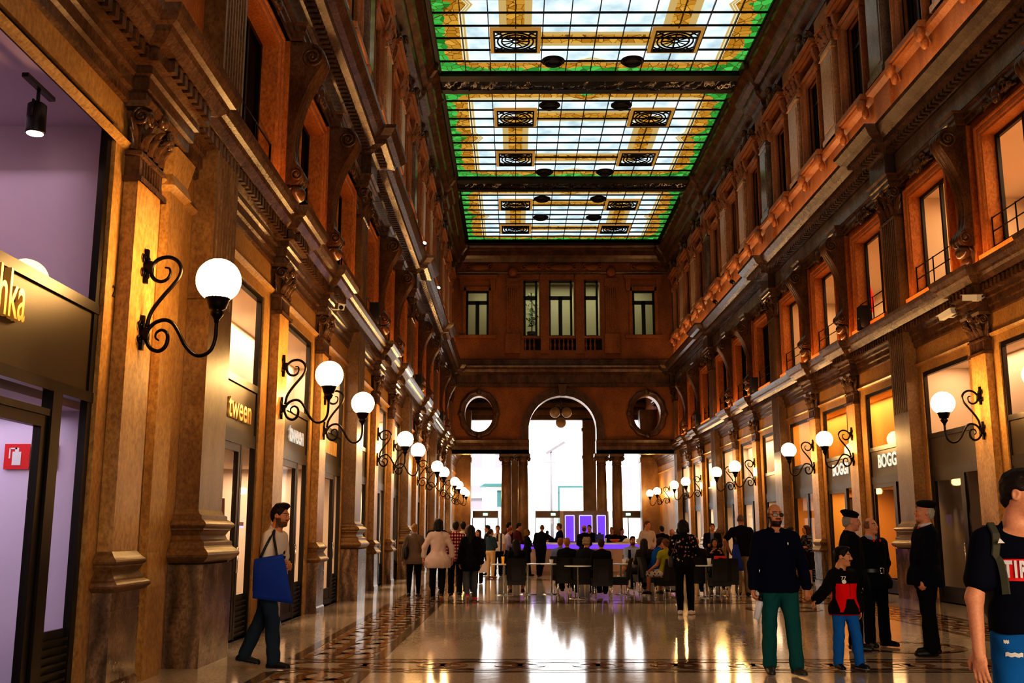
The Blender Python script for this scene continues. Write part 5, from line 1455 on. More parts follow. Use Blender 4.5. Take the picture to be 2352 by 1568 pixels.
table(1212, 26.4, 'round white cafe table right of the lone seated woman in black')
chair(1186, 25.1, 0, 'black cafe chair of the lone woman, alone at left of the tables')
chair(1300, 26.0, -6, 'black cafe chair of the tan haired man, left of the pole table')
chair(1381, 24.6, 4, 'black cafe chair with high back of the dark haired sitter near the pole table')
chair(1287, 27.46, -12, 'black cafe chair of the guest in light blue shirt, behind the tan haired man')
chair(1343, 25.4, -20, 'black cafe chair of the curly grey haired sitter')
chair(1421, 25.2, 80, 'empty black cafe chair turned sideways beside the dark haired sitter')
chair(1453, 28.64, 185, 'black cafe chair of the bearded man facing the camera')
chair(1478, 26.68, 12, 'black cafe chair of the long dark haired woman seated before the bearded man')
chair(1496, 26.3, -75, 'black cafe chair of the man in bright blue shirt')
chair(1531, 24.7, 25, 'black cafe chair of the woman in yellow green top')
chair(1598, 25.9, 0, 'black cafe chair of the bald seated man')
chair(1641, 27.4, 180, 'black cafe chair of the drinking woman')
chair(1650, 24.6, 5, 'empty black cafe chair, nearer one at right below the red bag')
chair(1672, 25.3, -10, 'empty black cafe chair, rightmost one behind the man in navy polo')
r = empty('red_bag', (at(1653, 25.7), 25.7, .76)); tag(r, 'small red handbag standing on the table at right of the seated group', 'bag')
mb = MB(); mb.prism([(-.15, 0), (.15, 0), (.14, .2), (-.14, .2)], -.05, .05); mb.build('body', M['red'], r); mb = MB(); mb.tube([(-.06, -.055, .12), (-.04, -.06, .15), (.04, -.06, .15), (.06, -.055, .12)], .008, 6); mb.build('clasp', M['iron'], r)
table(1650, 25.8, 'round white cafe table under the red handbag, rightmost')
def tabthing(nm, px, Y, prof, mat, lab, cat): return barthing(nm, at(px, Y), Y, prof, mat, lab, cat, .76)
CUP = [(.035, 0), (.045, .04), (.05, .1), (.044, .1), (.03, .01)]
tabthing('paper_cup', 1628, 25.0, [(.04, 0), (.055, .16), (.05, .16), (.035, .02)], M['white'], 'white tumbler on the cafe table at right', 'cup')
tabthing('beer_glass', 1155, 26.0, [(.03, 0), (.04, .18), (.034, .18), (.026, .02)], mat_plain('amber_beer', (.75, .35, .03), .2, 0, (1, .45, .05), .15), 'glass of amber beer on the left cafe table', 'glass')
tabthing('coffee_cup', 1266, 26.35, CUP, M['white'], 'white coffee cup on the table beside the tan haired man', 'cup')
tabthing('coffee_cup', 1433, 26.35, CUP, M['white'], 'white coffee cup on the table before the bar, right of the dark haired sitter', 'cup')

# ------------------------------------------------------------------ people
def P(px, Y, deg, label, group=None, **k):
    p = Person(**k); o = p.make('person'); place(o, at(px, Y), Y, deg); tag(o, label, 'person', group); return p
def W(p, x, y, z): return p.root.matrix_basis @ Vector(np.array(p.T(x, y, z))*p.q)   # body frame -> world
ST = dict(); WALK = [((.03, .30, -1), (.0, .02, -1)), ((-.03, -.22, -1), (0, -.42, -1))]; WALK2 = [((.03, -.22, -1), (0, -.42, -1)), ((-.03, .30, -1), (0, .02, -1))]
SIT = [((.14, 1, -.06), (.02, .08, -1)), ((-.14, 1, -.06), (-.02, .08, -1))]; SITB = [((.14, 1, -.06), (.02, -.25, -1)), ((-.14, 1, -.06), (-.02, -.15, -1))]
HANG = [((.16, .0, -1), (.03, .14, -1)), ((-.16, .0, -1), (-.03, .14, -1))]
FWD = [((.16, .35, -1), (-.25, 1, -.05)), ((-.16, .35, -1), (.25, 1, -.05))]
CROSSED = [((.18, .25, -1), (-1, .45, .05)), ((-.18, .25, -1), (1, .55, -.05))]
# 1 man with blue tote
def tee_fn(s, Wp):
    L_ = s.inv_torso(Wp); C = np.tile(np.array((.62, .56, .52)), (len(Wp), 1))
    m = (L_[:, 1] > .05) & (((np.abs(L_[:, 0]) < .07) & (np.abs(L_[:, 2]-1.20-.15*L_[:, 0]) < .016)) | ((L_[:, 0]-.02)**2+(L_[:, 2]-1.25)**2 < .0006)); C[m] = (.01, .01, .02); return C
lm = P(616, 12.06, -98, 'person in white T-shirt walking past the shops with a blue tote bag', vox=.0075, height=1.83, hairstyle='quiff', haircol=(.012, .008, .006), beard=.75, skin=(.50, .24, .13), topfn=tee_fn, sleeve=.72, hem=.80, botcol=(.03, .05, .085), shoecol=(.012, .012, .014), solecol=(.35, .33, .32),
  legs=[((.03, .26, -1), (.0, .06, -1)), ((-.03, -.26, -1), (0, -.46, -1))], footpitch=(0, 10), head=(-10, -3, 0), lean=8,
  arms=[((.16, .12, -1), (-.9, .55, -.05)), ((-.14, .22, -1), (.9, .55, .06))], hands=[dict(curl=50, palm=(-1, 0, 0)), dict(curl=50, palm=(1, 0, 0))], seed=1.3)
def fab(name, lab, cat, col, verts_fn):
    r = empty(name); tag(r, lab, cat); return r
r = empty('tote_bag'); r.location = lm.root.location; r.rotation_euler = lm.root.rotation_euler; tag(r, 'blue cloth tote bag hanging from the shoulder of the man in white T-shirt', 'bag')
mb = MB(); R = []; q = lm.q
for j in range(13):
    t = j/12; z = 1.22-.47*t; w = .17+.07*t; cx = .11+.07*t; th = .02+.035*math.sin(PI*min(1, t*1.05))
    row = []
    for k in range(28):
        a = 2*PI*k/28; x = th*math.sin(a)*(1+.25*math.sin(5*t+3*math.cos(a))); y = cx+w*math.copysign(abs(math.cos(a))**.6, math.cos(a))
        row.append((.30*q+x+.012*math.sin(9*y+6*t), y, (z+.03*math.cos(a)*(1-t)-.07*(y-cx)*t*1.6)*1.02))
    R.append(row)
mb.rings(R, True, True, True); mb.build('bag', mat_plain('blue_canvas', (.006, .05, .34), .85), r)
mb = MB()
for y0 in (-.10, .10):
    pts = bez([(.30, .11+y0, 1.23), (.29, y0*.6+.12, 1.35), (.25, .12+y0*.2, 1.46), (.17, .11, 1.535), (.12, .08, 1.50)], 6); mb.tube(pts, .014, 6)
mb.build('strap', M['black'], r)
# 2 man in navy polo
pm = P(1786, 11.5, 181, 'person with sunglasses and beard in navy polo shirt and teal trousers', vox=.0075, height=1.80, hairstyle='fringe', haircol=(.014, .009, .007), beard=.95, glasses=True, skin=(.62, .29, .16), fat=1.16, topcol=(.006, .007, .028), collar=(.006, .007, .028), sleeve=1.9, hem=.83, neckz=1.475, necktilt=.5, neckdrop=.02, botcol=(.016, .12, .125), flare=.016, shoecol=(.06, .055, .05), solecol=(.6, .58, .55),
  legs=[((.03, -.06, -1), (.0, -.16, -1)), ((-.07, .18, -1), (-.03, .06, -1))], footpitch=(6, 0), head=(4, 0, 0),
  arms=[((.24, .02, -1), (.06, .10, -1)), ((-.30, -.02, -1), (-.10, .12, -1))], hands=[dict(curl=60, palm=(-1, .2, 0)), dict(curl=45, palm=(.3, -1, 0))], seed=2.1)
mb = MB(); mb.ball(Vector(pm.T(-.085, .152, 1.335))*pm.q, .008, .004, .016, 8, 6); mb.build('emblem', M['white'], pm.root)
wr = pm.root.matrix_basis@Vector(np.array(pm.wri[0])*pm.q)
r = empty('water_bottle', (wr.x+.01, wr.y-.03, wr.z-.32)); r.rotation_euler = (.15, .22, 0); tag(r, 'white water bottle with black cap hanging in the hand of the polo shirt man', 'bottle')
mb = MB(); mb.lathe([(.03, 0), (.036, .01), (.037, .17), (.03, .195), (.02, .2)], n=18); mb.build('flask', mat_plain('pale_bottle', (.72, .74, .86), .3), r)
mb = MB(); mb.lathe([(.022, .2), (.022, .235), (.016, .24)], n=14); mb.tube([(-.018, 0, .235), (-.016, 0, .27), (.016, 0, .27), (.018, 0, .235)], .006, 6); mb.build('cap', M['black'], r)
# 3 boy
def boy_fn(s, Wp):
    L_ = s.inv_torso(Wp); x, y, z = L_[:, 0], L_[:, 1], L_[:, 2]; C = np.tile(np.array((.010, .009, .010)), (len(Wp), 1))
    fr = (np.abs(x) < .175)
    m = fr & (z < 1.28) & (z > .87) & (np.abs(x) < .19); C[m] = (.8, .012, .012)
    pk = fr & (y > 0) & (z < 1.07) & (np.abs(x) < .06+(1.07-z)*.45); C[pk] = (.012, .011, .012)
    C[(y > .03) & (np.abs(x-.0) < .006) & (z > 1.1)] = (.004, .004, .004); C[z < .885] = (.012, .011, .012); C[z < .855] = (.5, .01, .01); return C
by = P(1934, 11.95, 196, 'person, small boy in black and red jacket and blue jeans, drawn-on moustache', vox=.007, height=1.385, child=True, hairstyle='short', haircol=(.010, .007, .006), skin=(.62, .31, .18), topfn=boy_fn, collar=(.01, .009, .01), hem=.84, hemflare=.035, loose=.034, cuff=.016, botcol=(.02, .17, .55), flare=.010, shoecol=(.012, .014, .03), solecol=(.55, .53, .5),
  legs=[((.05, .0, -1), (.02, -.10, -1)), ((-.10, .20, -1), (-.03, .06, -1))], footpitch=(4, 0), head=(38, 4, 0), twist=6,
  arms=[((.70, .10, -.82), (.86, .10, -.62)), ((-.26, -.02, -1), (-.06, .16, -1))], hands=[dict(curl=35, palm=(0, .3, -1)), dict(curl=25, palm=(1, .2, 0))], seed=3.3)
mb = MB(); H = by.Hd
for sg in (-1, 1): mb.tube([Vector(H(0, .105, 1.594))*by.q, Vector(H(sg*.025, .098, 1.590))*by.q, Vector(H(sg*.048, .075, 1.597))*by.q], [.007, .006, .003], 6)
mb.tube([Vector(H(.05, .07, 1.60))*by.q, Vector(H(.074, .01, 1.618))*by.q], .003, 5); mb.build('drawn_moustache', M['black'], by.root)
def chest_print(p, s, size, x, z, mat, name='print', bold=0., dep=.002, sx=1.):
    me = p.top.data; bv = BVHTree.FromPolygons([v.co for v in me.vertices], [tuple(q.vertices) for q in me.polygons])
    o = text_mesh(s.replace(' ', ''), size, .001, name, mat, p.root, Matrix.Diagonal((sx, 1, 1, 1)), bold, 1.24 if ' ' in s else 1.) if isinstance(s, str) else s
    c = Vector(p.T(x, 0, z))*p.q; fw = Vector(p.Rt@V3(0, 1, 0)); rt = Vector(p.Rt@V3(-1, 0, 0)); up = Vector(p.Rt@V3(0, 0, 1))
    for v in o.data.vertices:
        w = c+rt*v.co.x+up*v.co.y; h = bv.ray_cast(w+fw*.6, -fw); v.co = (h[0] if h[0] else w+fw*.15)+fw*(dep+v.co.z)
    return o
chest_print(by, '77', .055, .085, 1.355, M['white'], 'number_print', .001)
mb = MB(); mb.lathe([(.0, .0), (.012, .001)], n=12); mb.lathe([(.018, .0), (.024, .001)], n=16); o = mb.build('round_patch', M['white'], by.root); chest_print(by, o, 0, .085, 1.305, None)
# 4-6 uniformed men
UNI = (.0065, .0065, .010)
def collar_tabs(p, xs=(.055, -.055)):
    mb = MB()
    for x in xs: mb.ball(Vector(p.T(x, .12, 1.435))*p.q, .016, .008, .022, 8, 5)
    mb.build('collar_tab', M['red'], p.root)
oa = P(1957, 13.85, -98, 'person, officer in black beret and coat seen in profile behind the boy', 'uniformed officers', vox=.009, height=1.76, hairstyle='beret', haircol=(.30, .28, .26), skin=(.58, .27, .17), fat=1.15, coat=True, topcol=UNI, collar=UNI, hem=.74, hemflare=.03, loose=.03, botcol=UNI, flare=.018, head=(-6, 6, 0), arms=HANG, seed=4)
ob = P(2004, 14.3, 203, 'person, bald officer in dark uniform with belt buckle and blue shirt', 'uniformed officers', vox=.009, height=1.70, hairstyle='fringe', haircol=(.03, .02, .015), skin=(.64, .32, .20), fat=1.2, coat=True, topcol=UNI, collar=(.22, .38, .68), hem=.78, hemflare=.03, loose=.026, neckz=1.478, necktilt=.5, botcol=UNI, flare=.02, head=(14, -4, 0), arms=[((.25, -.15, -1), (-.2, -.35, -1)), ((-.25, -.1, -1), (.1, -.2, -1))], legs=[((.06, .03, -1), (.02, -.03, -1)), ((-.10, .02, -1), (-.04, -.03, -1))], toe=(14, -24), shoecol=(.008, .008, .008), seed=5)
collar_tabs(ob)
mb = MB(); mb.prism([(-.018, 1.46), (.018, 1.46), (.03, 1.30), (0, 1.27), (-.03, 1.30)], .118, .134, swap=lambda x, y, z: tuple(Vector(ob.T(x, y, z))*ob.q)); mb.build('tie', M['black'], ob.root)
mb = MB(); R = []
for k in range(41):
    t = 2*PI*k/40; R.append([tuple(Vector(ob.T((.225)*math.cos(t), (.172)*math.sin(t), z))*ob.q) for z in (1.0, 1.05)])
mb.rings(R, False, True); bl = mb.build('belt', M['black'], ob.root)
mb = MB()
for (x0, z0), (x1, z1) in (((-.03, .99), (.03, .99)), ((.03, .99), (.03, 1.06)), ((.03, 1.06), (-.03, 1.06)), ((-.03, 1.06), (-.03, .99))): mb.tube([Vector(ob.T(x0, .182, z0))*ob.q, Vector(ob.T(x1, .182, z1))*ob.q], .006, 6)
mb.build('buckle', M['chrome'], bl)
oc_ = P(2124, 13.3, 84, 'person, tall officer in black beret and navy uniform facing left, hand at side', 'uniformed officers', vox=.0085, height=1.88, hairstyle='beret', haircol=(.42, .40, .38), skin=(.62, .28, .17), fat=1.22, coat=True, topcol=(.007, .008, .018), collar=(.6, .62, .7), hem=.78, hemflare=.012, loose=.026, neckz=1.478, botcol=UNI, flare=.022, head=(4, -2, 0), lean=-4, arms=[((.2, -.02, -1), (.0, .1, -1)), ((-.10, .10, -1), (.0, .16, -1))], hands=[{}, dict(curl=40, palm=(1, .1, 0))], legs=[((.05, -.06, -1), (.0, -.1, -1)), ((-.05, .06, -1), (0, .0, -1))], shoecol=(.008, .008, .008), seed=6)
mb = MB(); mb.ball(Vector(oc_.T(-.075, .10, 1.44))*oc_.q, .016, .014, .012, 8, 5); mb.build('collar_tab', M['red'], oc_.root)
# 7 young man at the right edge
tm = P(2366, 5.45, 176, 'person in navy T-shirt with red box print and ripped jeans, cut by right edge', vox=.006, height=1.82, hairstyle='short', haircol=(.022, .013, .009), skin=(.68, .32, .19), fat=.95, topcol=(.005, .006, .016), sleeve=.66, hem=.955, neckz=1.47, necktilt=.6, botcol=(.012, .14, .42), head=(48, 8, 0), legs=[((.06, -.05, -1), (.0, -.2, -1)), ((-.05, .25, -1), (0, .0, -1))],
  arms=[((.30, .04, -1), (.05, .16, -1)), ((-.2, -.1, -1), (-.05, .05, -1))], hands=[dict(curl=14, palm=(-.75, -.65, 0)), {}], seed=7)
mb = MB(); nx, nz = 30, 10; R = []
for j in range(nz+1): R.append([(-.135+.30*k/nx+.012*(1-j/nz), -.055+.11*j/nz, 0) for k in range(nx+1)])
mb.rings(R, False, False); o = mb.build('red_box_print', mat_plain('red_print', (.72, .012, .015), .6), tm.root); chest_print(tm, o, 0, .028, 1.262, None, dep=.003)
chest_print(tm, 'T I R', .112, .094, 1.262, mat_plain('white_print', (.75, .72, .75), .6), 'letter_print', .005, .016, .52)
mb = MB(); me = [o for o in kids(tm.root) if o.name.startswith('trousers')][0].data; bv = BVHTree.FromPolygons([v.co for v in me.vertices], [tuple(q.vertices) for q in me.polygons])
for x, z, w, hh in ((.12, .86, .035, .010), (.15, .92, .010, .008)):
    R = []
    for j in range(5):
        row = []
        for k in range(9):
            c = Vector(tm.T(x-w+2*w*k/8, 0, z-hh+2*hh*j/4+.003*math.sin(k*2)))*tm.q; h = bv.ray_cast(c+Vector((0, .6, 0)), Vector((0, -1, 0))); row.append((h[0] or c)+Vector((0, .004, 0)))
        R.append(row)
    mb.rings(R, False, False)
mb.build('denim_rip', M['white'], tm.root)
r = empty('backpack'); r.location = tm.root.location; r.rotation_euler = tm.root.rotation_euler; tag(r, 'olive grey backpack strap and pack on the young man at right edge', 'backpack')
olive = mat_plain('olive_fabric', (.075, .075, .05), .85)
mb = MB(); R = []
for j in range(11):
    t = j/10; z = .98+.50*t; s_ = math.sin(PI*(.12+.76*t))**.4
    R.append([tuple(Vector(tm.T(.15*s_*math.copysign(abs(math.cos(a))**.5, math.cos(a)), -.215+.10*s_*math.copysign(abs(math.sin(a))**.5, math.sin(a)), z))*tm.q) for a in [2*PI*k/24 for k in range(24)]])
mb.rings(R, True, True, True); mb.build('pack', olive, r)
for sg in (1, -1):
    mb = MB(); me = tm.top.data; bv = BVHTree.FromPolygons([v.co for v in me.vertices], [tuple(q.vertices) for q in me.polygons]); R = []
    for p in bez([(sg*.12, -.14, 1.40), (sg*.135, -.06, 1.48), (sg*.145, .0, 1.485), (sg*.155, .07, 1.43), (sg*.168, .110, 1.33), (sg*.164, .125, 1.23), (sg*.160, .125, 1.15)], 5):
        c = Vector(tm.T(*p))*tm.q; h = bv.find_nearest(c); n = (c-Vector(tm.T(0, 0, 1.25))*tm.q); nn = h[1] if h[1].dot(n) > 0 else -h[1]; b = h[0]+nn*.010
        sd = Vector(tm.Rt@V3(1, 0, 0)); sd = (sd-nn*sd.dot(nn)).normalized()*.021; R.append([b-sd, b-sd*.8+nn*.008, b+sd*.8+nn*.008, b+sd])
    mb.rings(R, False, False); mb.build('strap', olive, r)
mb = MB(); mb.prism([(-.018, -.012), (.018, -.012), (0, .016)], 0, .003, swap=lambda x, y, z: (x, z, y)); o = mb.build('triangle_mark', M['white'], r); c = Vector(tm.T(.155, .11, 1.40))*tm.q; o.location = c+Vector((0, .02, 0)); o.rotation_euler = (PI/2-.5, 0, PI)
# 8 woman in flowered blouse
def flor(s, Wp):
    C = np.tile(np.array((.008, .007, .008)), (len(Wp), 1)); rs = np.random.RandomState(5)
    for k in range(90):
        c = np.array([rs.uniform(-.24, .24), rs.choice([-1, 1])*.1, rs.uniform(.98, 1.44)]); L_ = s.inv_torso(Wp); d2 = (L_[:, 0]-c[0])**2+(L_[:, 2]-c[2])**2
        C[(d2 < rs.uniform(.00006, .0003)) & (L_[:, 1]*c[1] > 0)] = [(.45, .32, .28), (.4, .12, .1), (.5, .45, .4)][k % 3]
    return C
fw = P(1571, 19.9, -14, 'person from behind in black flowered blouse, black trousers and white sneakers', vox=.009, height=1.74, female=True, hairstyle='bob', haircol=(.008, .006, .006), topfn=flor, sleeve=1.0, hem=.87, loose=.026, botcol=(.006, .006, .007), bottom='trousers', flare=.0, shoecol=(.62, .56, .53), solecol=(.7, .66, .62), arms=[((.34, .12, -1), (-.3, 1, .25)), ((-.3, .1, -1), (.4, 1, .2))], legs=[((.02, .03, -1), (.0, -.02, -1)), ((-.02, .02, -1), (.02, -.04, -1))], toe=(10, -2), seed=8)
def shoulder_bag(p, x, y, z, w, hh, mat, lab, side=-1):
    r = empty('shoulder_bag'); r.location = p.root.location; r.rotation_euler = p.root.rotation_euler; tag(r, lab, 'bag'); q = p.q
    mb = MB(); R = []
    for j in range(9):
        t = j/8; s_ = math.sin(PI*(.1+.8*t))**.35
        R.append([tuple(Vector((x+.055*s_*math.copysign(abs(math.sin(a))**.6, math.sin(a)), y+w*s_*math.copysign(abs(math.cos(a))**.5, math.cos(a)), z-hh+2*hh*t))*q) for a in [2*PI*k/20 for k in range(20)]])
    mb.rings(R, True, True, True); mb.build('bag', mat, r)
    mb = MB(); mb.tube(bez([(x, y+w*.7, z+hh*.8), (side*.16, .10, 1.28), (side*.12, .0, 1.50), (side*.14, -.13, 1.30), (x, y-w*.7, z+hh*.8)], 6), .009, 6)
    for o in mb.v: pass
    mb.v = [tuple(Vector(v)*q) for v in mb.v]; mb.build('strap', mat, r); return r
gbag = mat_plain('grey_leather', (.05, .046, .043), .5); kbag = mat_plain('black_leather', (.008, .007, .007), .45)
shoulder_bag(fw, -.245, -.03, .98, .14, .10, gbag, 'dark grey handbag at the hip of the woman in flowered blouse')
# 9-15 group walking away at left
w9 = P(1006, 23.6, 4, 'person from behind in loose pale pink shirt and black leggings, walking away', vox=.0095, height=1.80, female=True, fat=1.12, hairstyle='bob', haircol=(.012, .008, .007), topcol=(.50, .40, .38), sleeve=1.75, hem=.70, hemflare=.07, loose=.022, bottom='leggings', botcol=(.006, .006, .007), shoecol=(.03, .02, .015), solecol=(.45, .3, .18), legs=[((.02, -.05, -1), (-.05, -.55, -1)), ((-.04, .12, -1), (.02, .02, -1))], footpitch=(35, 0), arms=[((.50, .02, -1), (.10, .15, -1)), ((-.52, -.02, -1), (-.10, .15, -1))], seed=9)
w10 = P(951, 25.2, -4, 'person from behind in grey brown top, blond bun, black bag on shoulder', vox=.0105, height=1.72, female=True, fat=1.1, hairstyle='bun', haircol=(.32, .17, .06), topcol=(.17, .125, .095), hem=.78, hemflare=.03, loose=.022, bottom='leggings', botcol=(.007, .007, .008), shoecol=(.015, .015, .02), solecol=(.6, .57, .55), legs=[((.03, .05, -1), (.0, -.02, -1)), ((-.03, -.02, -1), (0, -.12, -1))], arms=[((.2, .1, -1), (-.1, .4, -1)), ((-.34, .0, -1), (-.1, .1, -1))], seed=10)
shoulder_bag(w10, -.18, -.15, 1.06, .12, .15, kbag, 'black shoulder bag on the back of the woman with blond bun')
def chk(s, Wp):
    L_ = s.inv_torso(Wp); a = (np.floor(L_[:, 0]/.032) % 2)+(np.floor(L_[:, 2]/.038) % 2); C = np.where(a[:, None] > 1.5, (.62, .5, .48), np.where(a[:, None] > .5, (.28, .02, .025), (.06, .006, .012))); return C
P(1046, 25.7, 3, 'person from behind in red and white checked shirt', vox=.0105, height=1.79, hairstyle='short', haircol=(.03, .013, .008), topfn=chk, sleeve=1.9, hem=.82, botcol=(.008, .008, .01), legs=WALK2, footpitch=(8, 0), arms=HANG, seed=11)
P(1081, 23.9, -2, 'person from behind in long black jacket, grey jeans and red shoes, long black hair', vox=.0095, height=1.665, female=True, hairstyle='long', haircol=(.007, .006, .006), coat=True, topcol=(.006, .006, .007), hem=.68, hemflare=.02, loose=.035, bottom='trousers', botcol=(.075, .085, .10), flare=-.004, shoecol=(.5, .03, .03), solecol=(.6, .5, .45), legs=[((.02, .08, -1), (-.02, -.02, -1)), ((-.01, -.08, -1), (.12, -.5, -1))], footpitch=(0, 32), arms=[((.28, -.02, -1), (.05, .15, -1)), ((-.3, -.02, -1), (-.1, .1, -1))], seed=12)
P(1003, 28.4, 2, 'person in dark jacket, light brown hair, mostly hidden behind the pale pink shirt', vox=.013, height=1.9, hairstyle='short', haircol=(.2, .1, .04), topcol=(.012, .010, .010), legs=WALK, seed=13)
P(1063, 29.0, 6, 'person with black hair in white shirt ahead of the checked shirt', vox=.013, height=1.82, hairstyle='short', topcol=(.6, .55, .5), legs=WALK2, seed=14)
P(1077, 27.2, 10, 'person with brown hair half hidden in front of the long black jacket', vox=.013, height=1.72, female=True, hairstyle='bob', haircol=(.14, .07, .03), topcol=(.03, .025, .02), legs=WALK, seed=15)
# more of the crowd by the bar
jk = P(1127, 35.8, -40, 'person in teal denim jacket and beige trousers, arms folded', vox=.012, height=1.64, female=True, hairstyle='pony', haircol=(.05, .02, .01), topcol=(.035, .06, .075), hem=.98, botcol=(.55, .38, .2), flare=.0, shoecol=(.25, .1, .04), arms=CROSSED, seed=16)
wp = P(1098, 32.0, 160, 'person in dark coat turned to the camera carrying a white shopping bag', vox=.0125, height=1.6, female=True, hairstyle='long', haircol=(.03, .012, .008), coat=True, topcol=(.012, .010, .012), hem=.75, botcol=(.01, .01, .012), arms=HANG, seed=17)
r = empty('shopping_bag', (at(1108, 31.9), 31.9, .32)); tag(r, 'white plastic shopping bag hanging low by the dark coat woman', 'bag')
mb = MB(); mb.prism([(-.15, 0), (.15, .02), (.13, .36), (-.12, .36)], -.06, .06); mb.build('bag', mat_plain('white_plastic_bag', (.6, .52, .5), .5), r); mb = MB(); mb.tube([(-.09, 0, .36), (-.03, 0, .5), (.03, 0, .5), (.09, 0, .36)], .008, 6); mb.build('handle', M['white'], r)
P(1120, 38.2, 80, 'person with black hair in profile behind the denim jacket', vox=.014, height=1.78, hairstyle='short', topcol=(.02, .016, .02), seed=18)
def wtee(s, Wp):
    L_ = s.inv_torso(Wp); C = np.tile(np.array((.62, .55, .5)), (len(Wp), 1)); C[(L_[:, 1] > .03) & (np.abs(L_[:, 0]) < .03) & (L_[:, 2] > 1.2)] = (.05, .02, .015); C[(np.abs(L_[:, 0]+.13) < .022) & (L_[:, 1] > 0)] = (.02, .02, .03); return C
P(1143, 37.4, 175, 'person in white T-shirt with dark scarf and backpack strap facing the camera', vox=.012, height=1.76, hairstyle='short', haircol=(.12, .05, .02), topfn=wtee, sleeve=.8, hem=.86, botcol=(.01, .01, .012), seed=19)
P(1186, 37.9, -72, 'person in maroon jacket leaning to the bar at its left end', vox=.012, height=1.86, hairstyle='short', coat=True, topcol=(.07, .009, .012), hem=.8, botcol=(.012, .012, .016), lean=6, arms=FWD, seed=20)
P(1168, 39.9, -60, 'person with dark hair just behind the maroon jacket', vox=.014, height=1.9, hairstyle='short', topcol=(.05, .012, .015), seed=21)
P(1160, 38.6, -80, 'person in pale lilac shirt bending forward left of the maroon jacket', vox=.014, height=1.72, hairstyle='short', haircol=(.2, .07, .03), topcol=(.45, .38, .48), lean=14, arms=FWD, seed=22)
P(1211, 37.3, -78, 'person in black with brown bob at the bar, forearm bare', vox=.012, height=1.64, female=True, hairstyle='bob', haircol=(.16, .08, .03), topcol=(.008, .008, .009), sleeve=.9, botcol=(.008, .008, .009), legs=[((.03, .06, -1), (.0, -.06, -1)), ((-.05, .16, -1), (0, .1, -1))], arms=FWD, seed=23)
P(1242, 36.9, -8, 'person all in black leaning one arm on the bar, legs crossed', vox=.011, height=1.80, hairstyle='buzz', haircol=(.02, .015, .01), topcol=(.008, .008, .011), botcol=(.006, .006, .008), legs=[((-.06, .05, -1), (-.25, -.02, -1)), ((.01, -.02, -1), (.02, -.02, -1))], arms=[((.75, .45, -.5), (.7, .9, .05)), ((-.18, .1, -1), (.1, .6, -.6))], side=4, seed=24)
P(1257, 50, 0, 'small distant figure beyond the bar', vox=.018, height=1.62, hairstyle='short', topcol=(.05, .035, .03), seed=25)
P(1285, 40.6, 78, 'person in navy with short fair brown hair standing inside the bar, left of the kiosk', vox=.012, height=1.87, hairstyle='short', haircol=(.08, .04, .02), topcol=(.008, .010, .05), arms=FWD, seed=26)
P(1342, 37.6, -4, 'person in tan cap and black jacket bending over the bar', vox=.011, height=1.76, hairstyle='cap', hatcol=(.36, .19, .10), haircol=(.06, .03, .02), coat=True, topcol=(.009, .008, .010), hem=.8, lean=10, arms=FWD, seed=27)
P(1355, 39.8, 165, 'person in black behind the bar with a red and white chest emblem', vox=.012, height=1.80, hairstyle='short', topcol=(.007, .006, .010), arms=FWD, head=(0, -16, 0), lean=8, seed=28)
P(1405, 40.4, 170, 'person in black working behind the right part of the bar, reddish hair', vox=.012, height=1.72, hairstyle='short', haircol=(.12, .04, .02), topcol=(.008, .007, .008), arms=FWD, head=(-20, -12, 0), seed=29)
P(1429, 40.7, 200, 'person in black serving behind the bar, outermost at right', vox=.012, height=1.68, female=True, hairstyle='bun', haircol=(.06, .03, .02), topcol=(.008, .007, .009), sleeve=.9, arms=FWD, seed=30)
P(1487, 34.2, 200, 'person, waiter in pale shirt standing tall between bar and tables', vox=.011, height=1.88, hairstyle='short', haircol=(.12, .05, .025), topcol=(.46, .38, .35), botcol=(.01, .01, .012), hem=.92, head=(25, 0, 0), arms=[((.3, -.1, -1), (-.2, .4, -.7)), ((-.36, -.1, -1), (.4, .5, -.4))], seed=31)
P(1521, 37.2, 12, 'person in black suit from behind, right of the waiter', vox=.013, height=1.74, hairstyle='short', coat=True, topcol=(.008, .007, .008), hem=.76, botcol=(.008, .007, .008), seed=32)
P(1558, 40.4, -8, 'person with dark hair half hidden beside the black suit', vox=.014, height=1.66, hairstyle='short', topcol=(.01, .008, .009), seed=33)
P(1544, 43, 180, 'distant person with sandy hair right of the black suit', vox=.016, height=1.66, female=True, hairstyle='bob', haircol=(.4, .2, .08), topcol=(.05, .03, .02), seed=34)
ph = P(1637, 31.8, 165, 'person in dark jacket and blue shirt standing and looking down at a phone', vox=.011, height=1.78, hairstyle='short', haircol=(.06, .04, .03), coat=True, topfn=lambda s, Wp: np.where(((np.abs(s.inv_torso(Wp)[:, 0]) < .05) & (s.inv_torso(Wp)[:, 1] > .04))[:, None], (.14, .17, .30), (.010, .009, .014)), hem=.76, hemflare=.03, loose=.03, botcol=(.01, .01, .014), head=(0, -24, 0), arms=[((.14, .2, -1), (-.42, 1, .05)), ((-.14, .2, -1), (.42, 1, .05))], seed=35)
r = empty('phone', tuple(W(ph, 0, .40, 1.17))); tag(r, 'small dark phone in the hands of the man in dark jacket', 'phone'); r.rotation_euler = (.6, 0, ph.root.rotation_euler.z)
mb = MB(); mb.box(-.04, .04, -.006, .006, -.07, .07); mb.build('case', M['black'], r); mb = MB(); mb.box(-.035, .035, -.008, -.006, -.06, .06); mb.build('screen', M['glass_dark'], r)
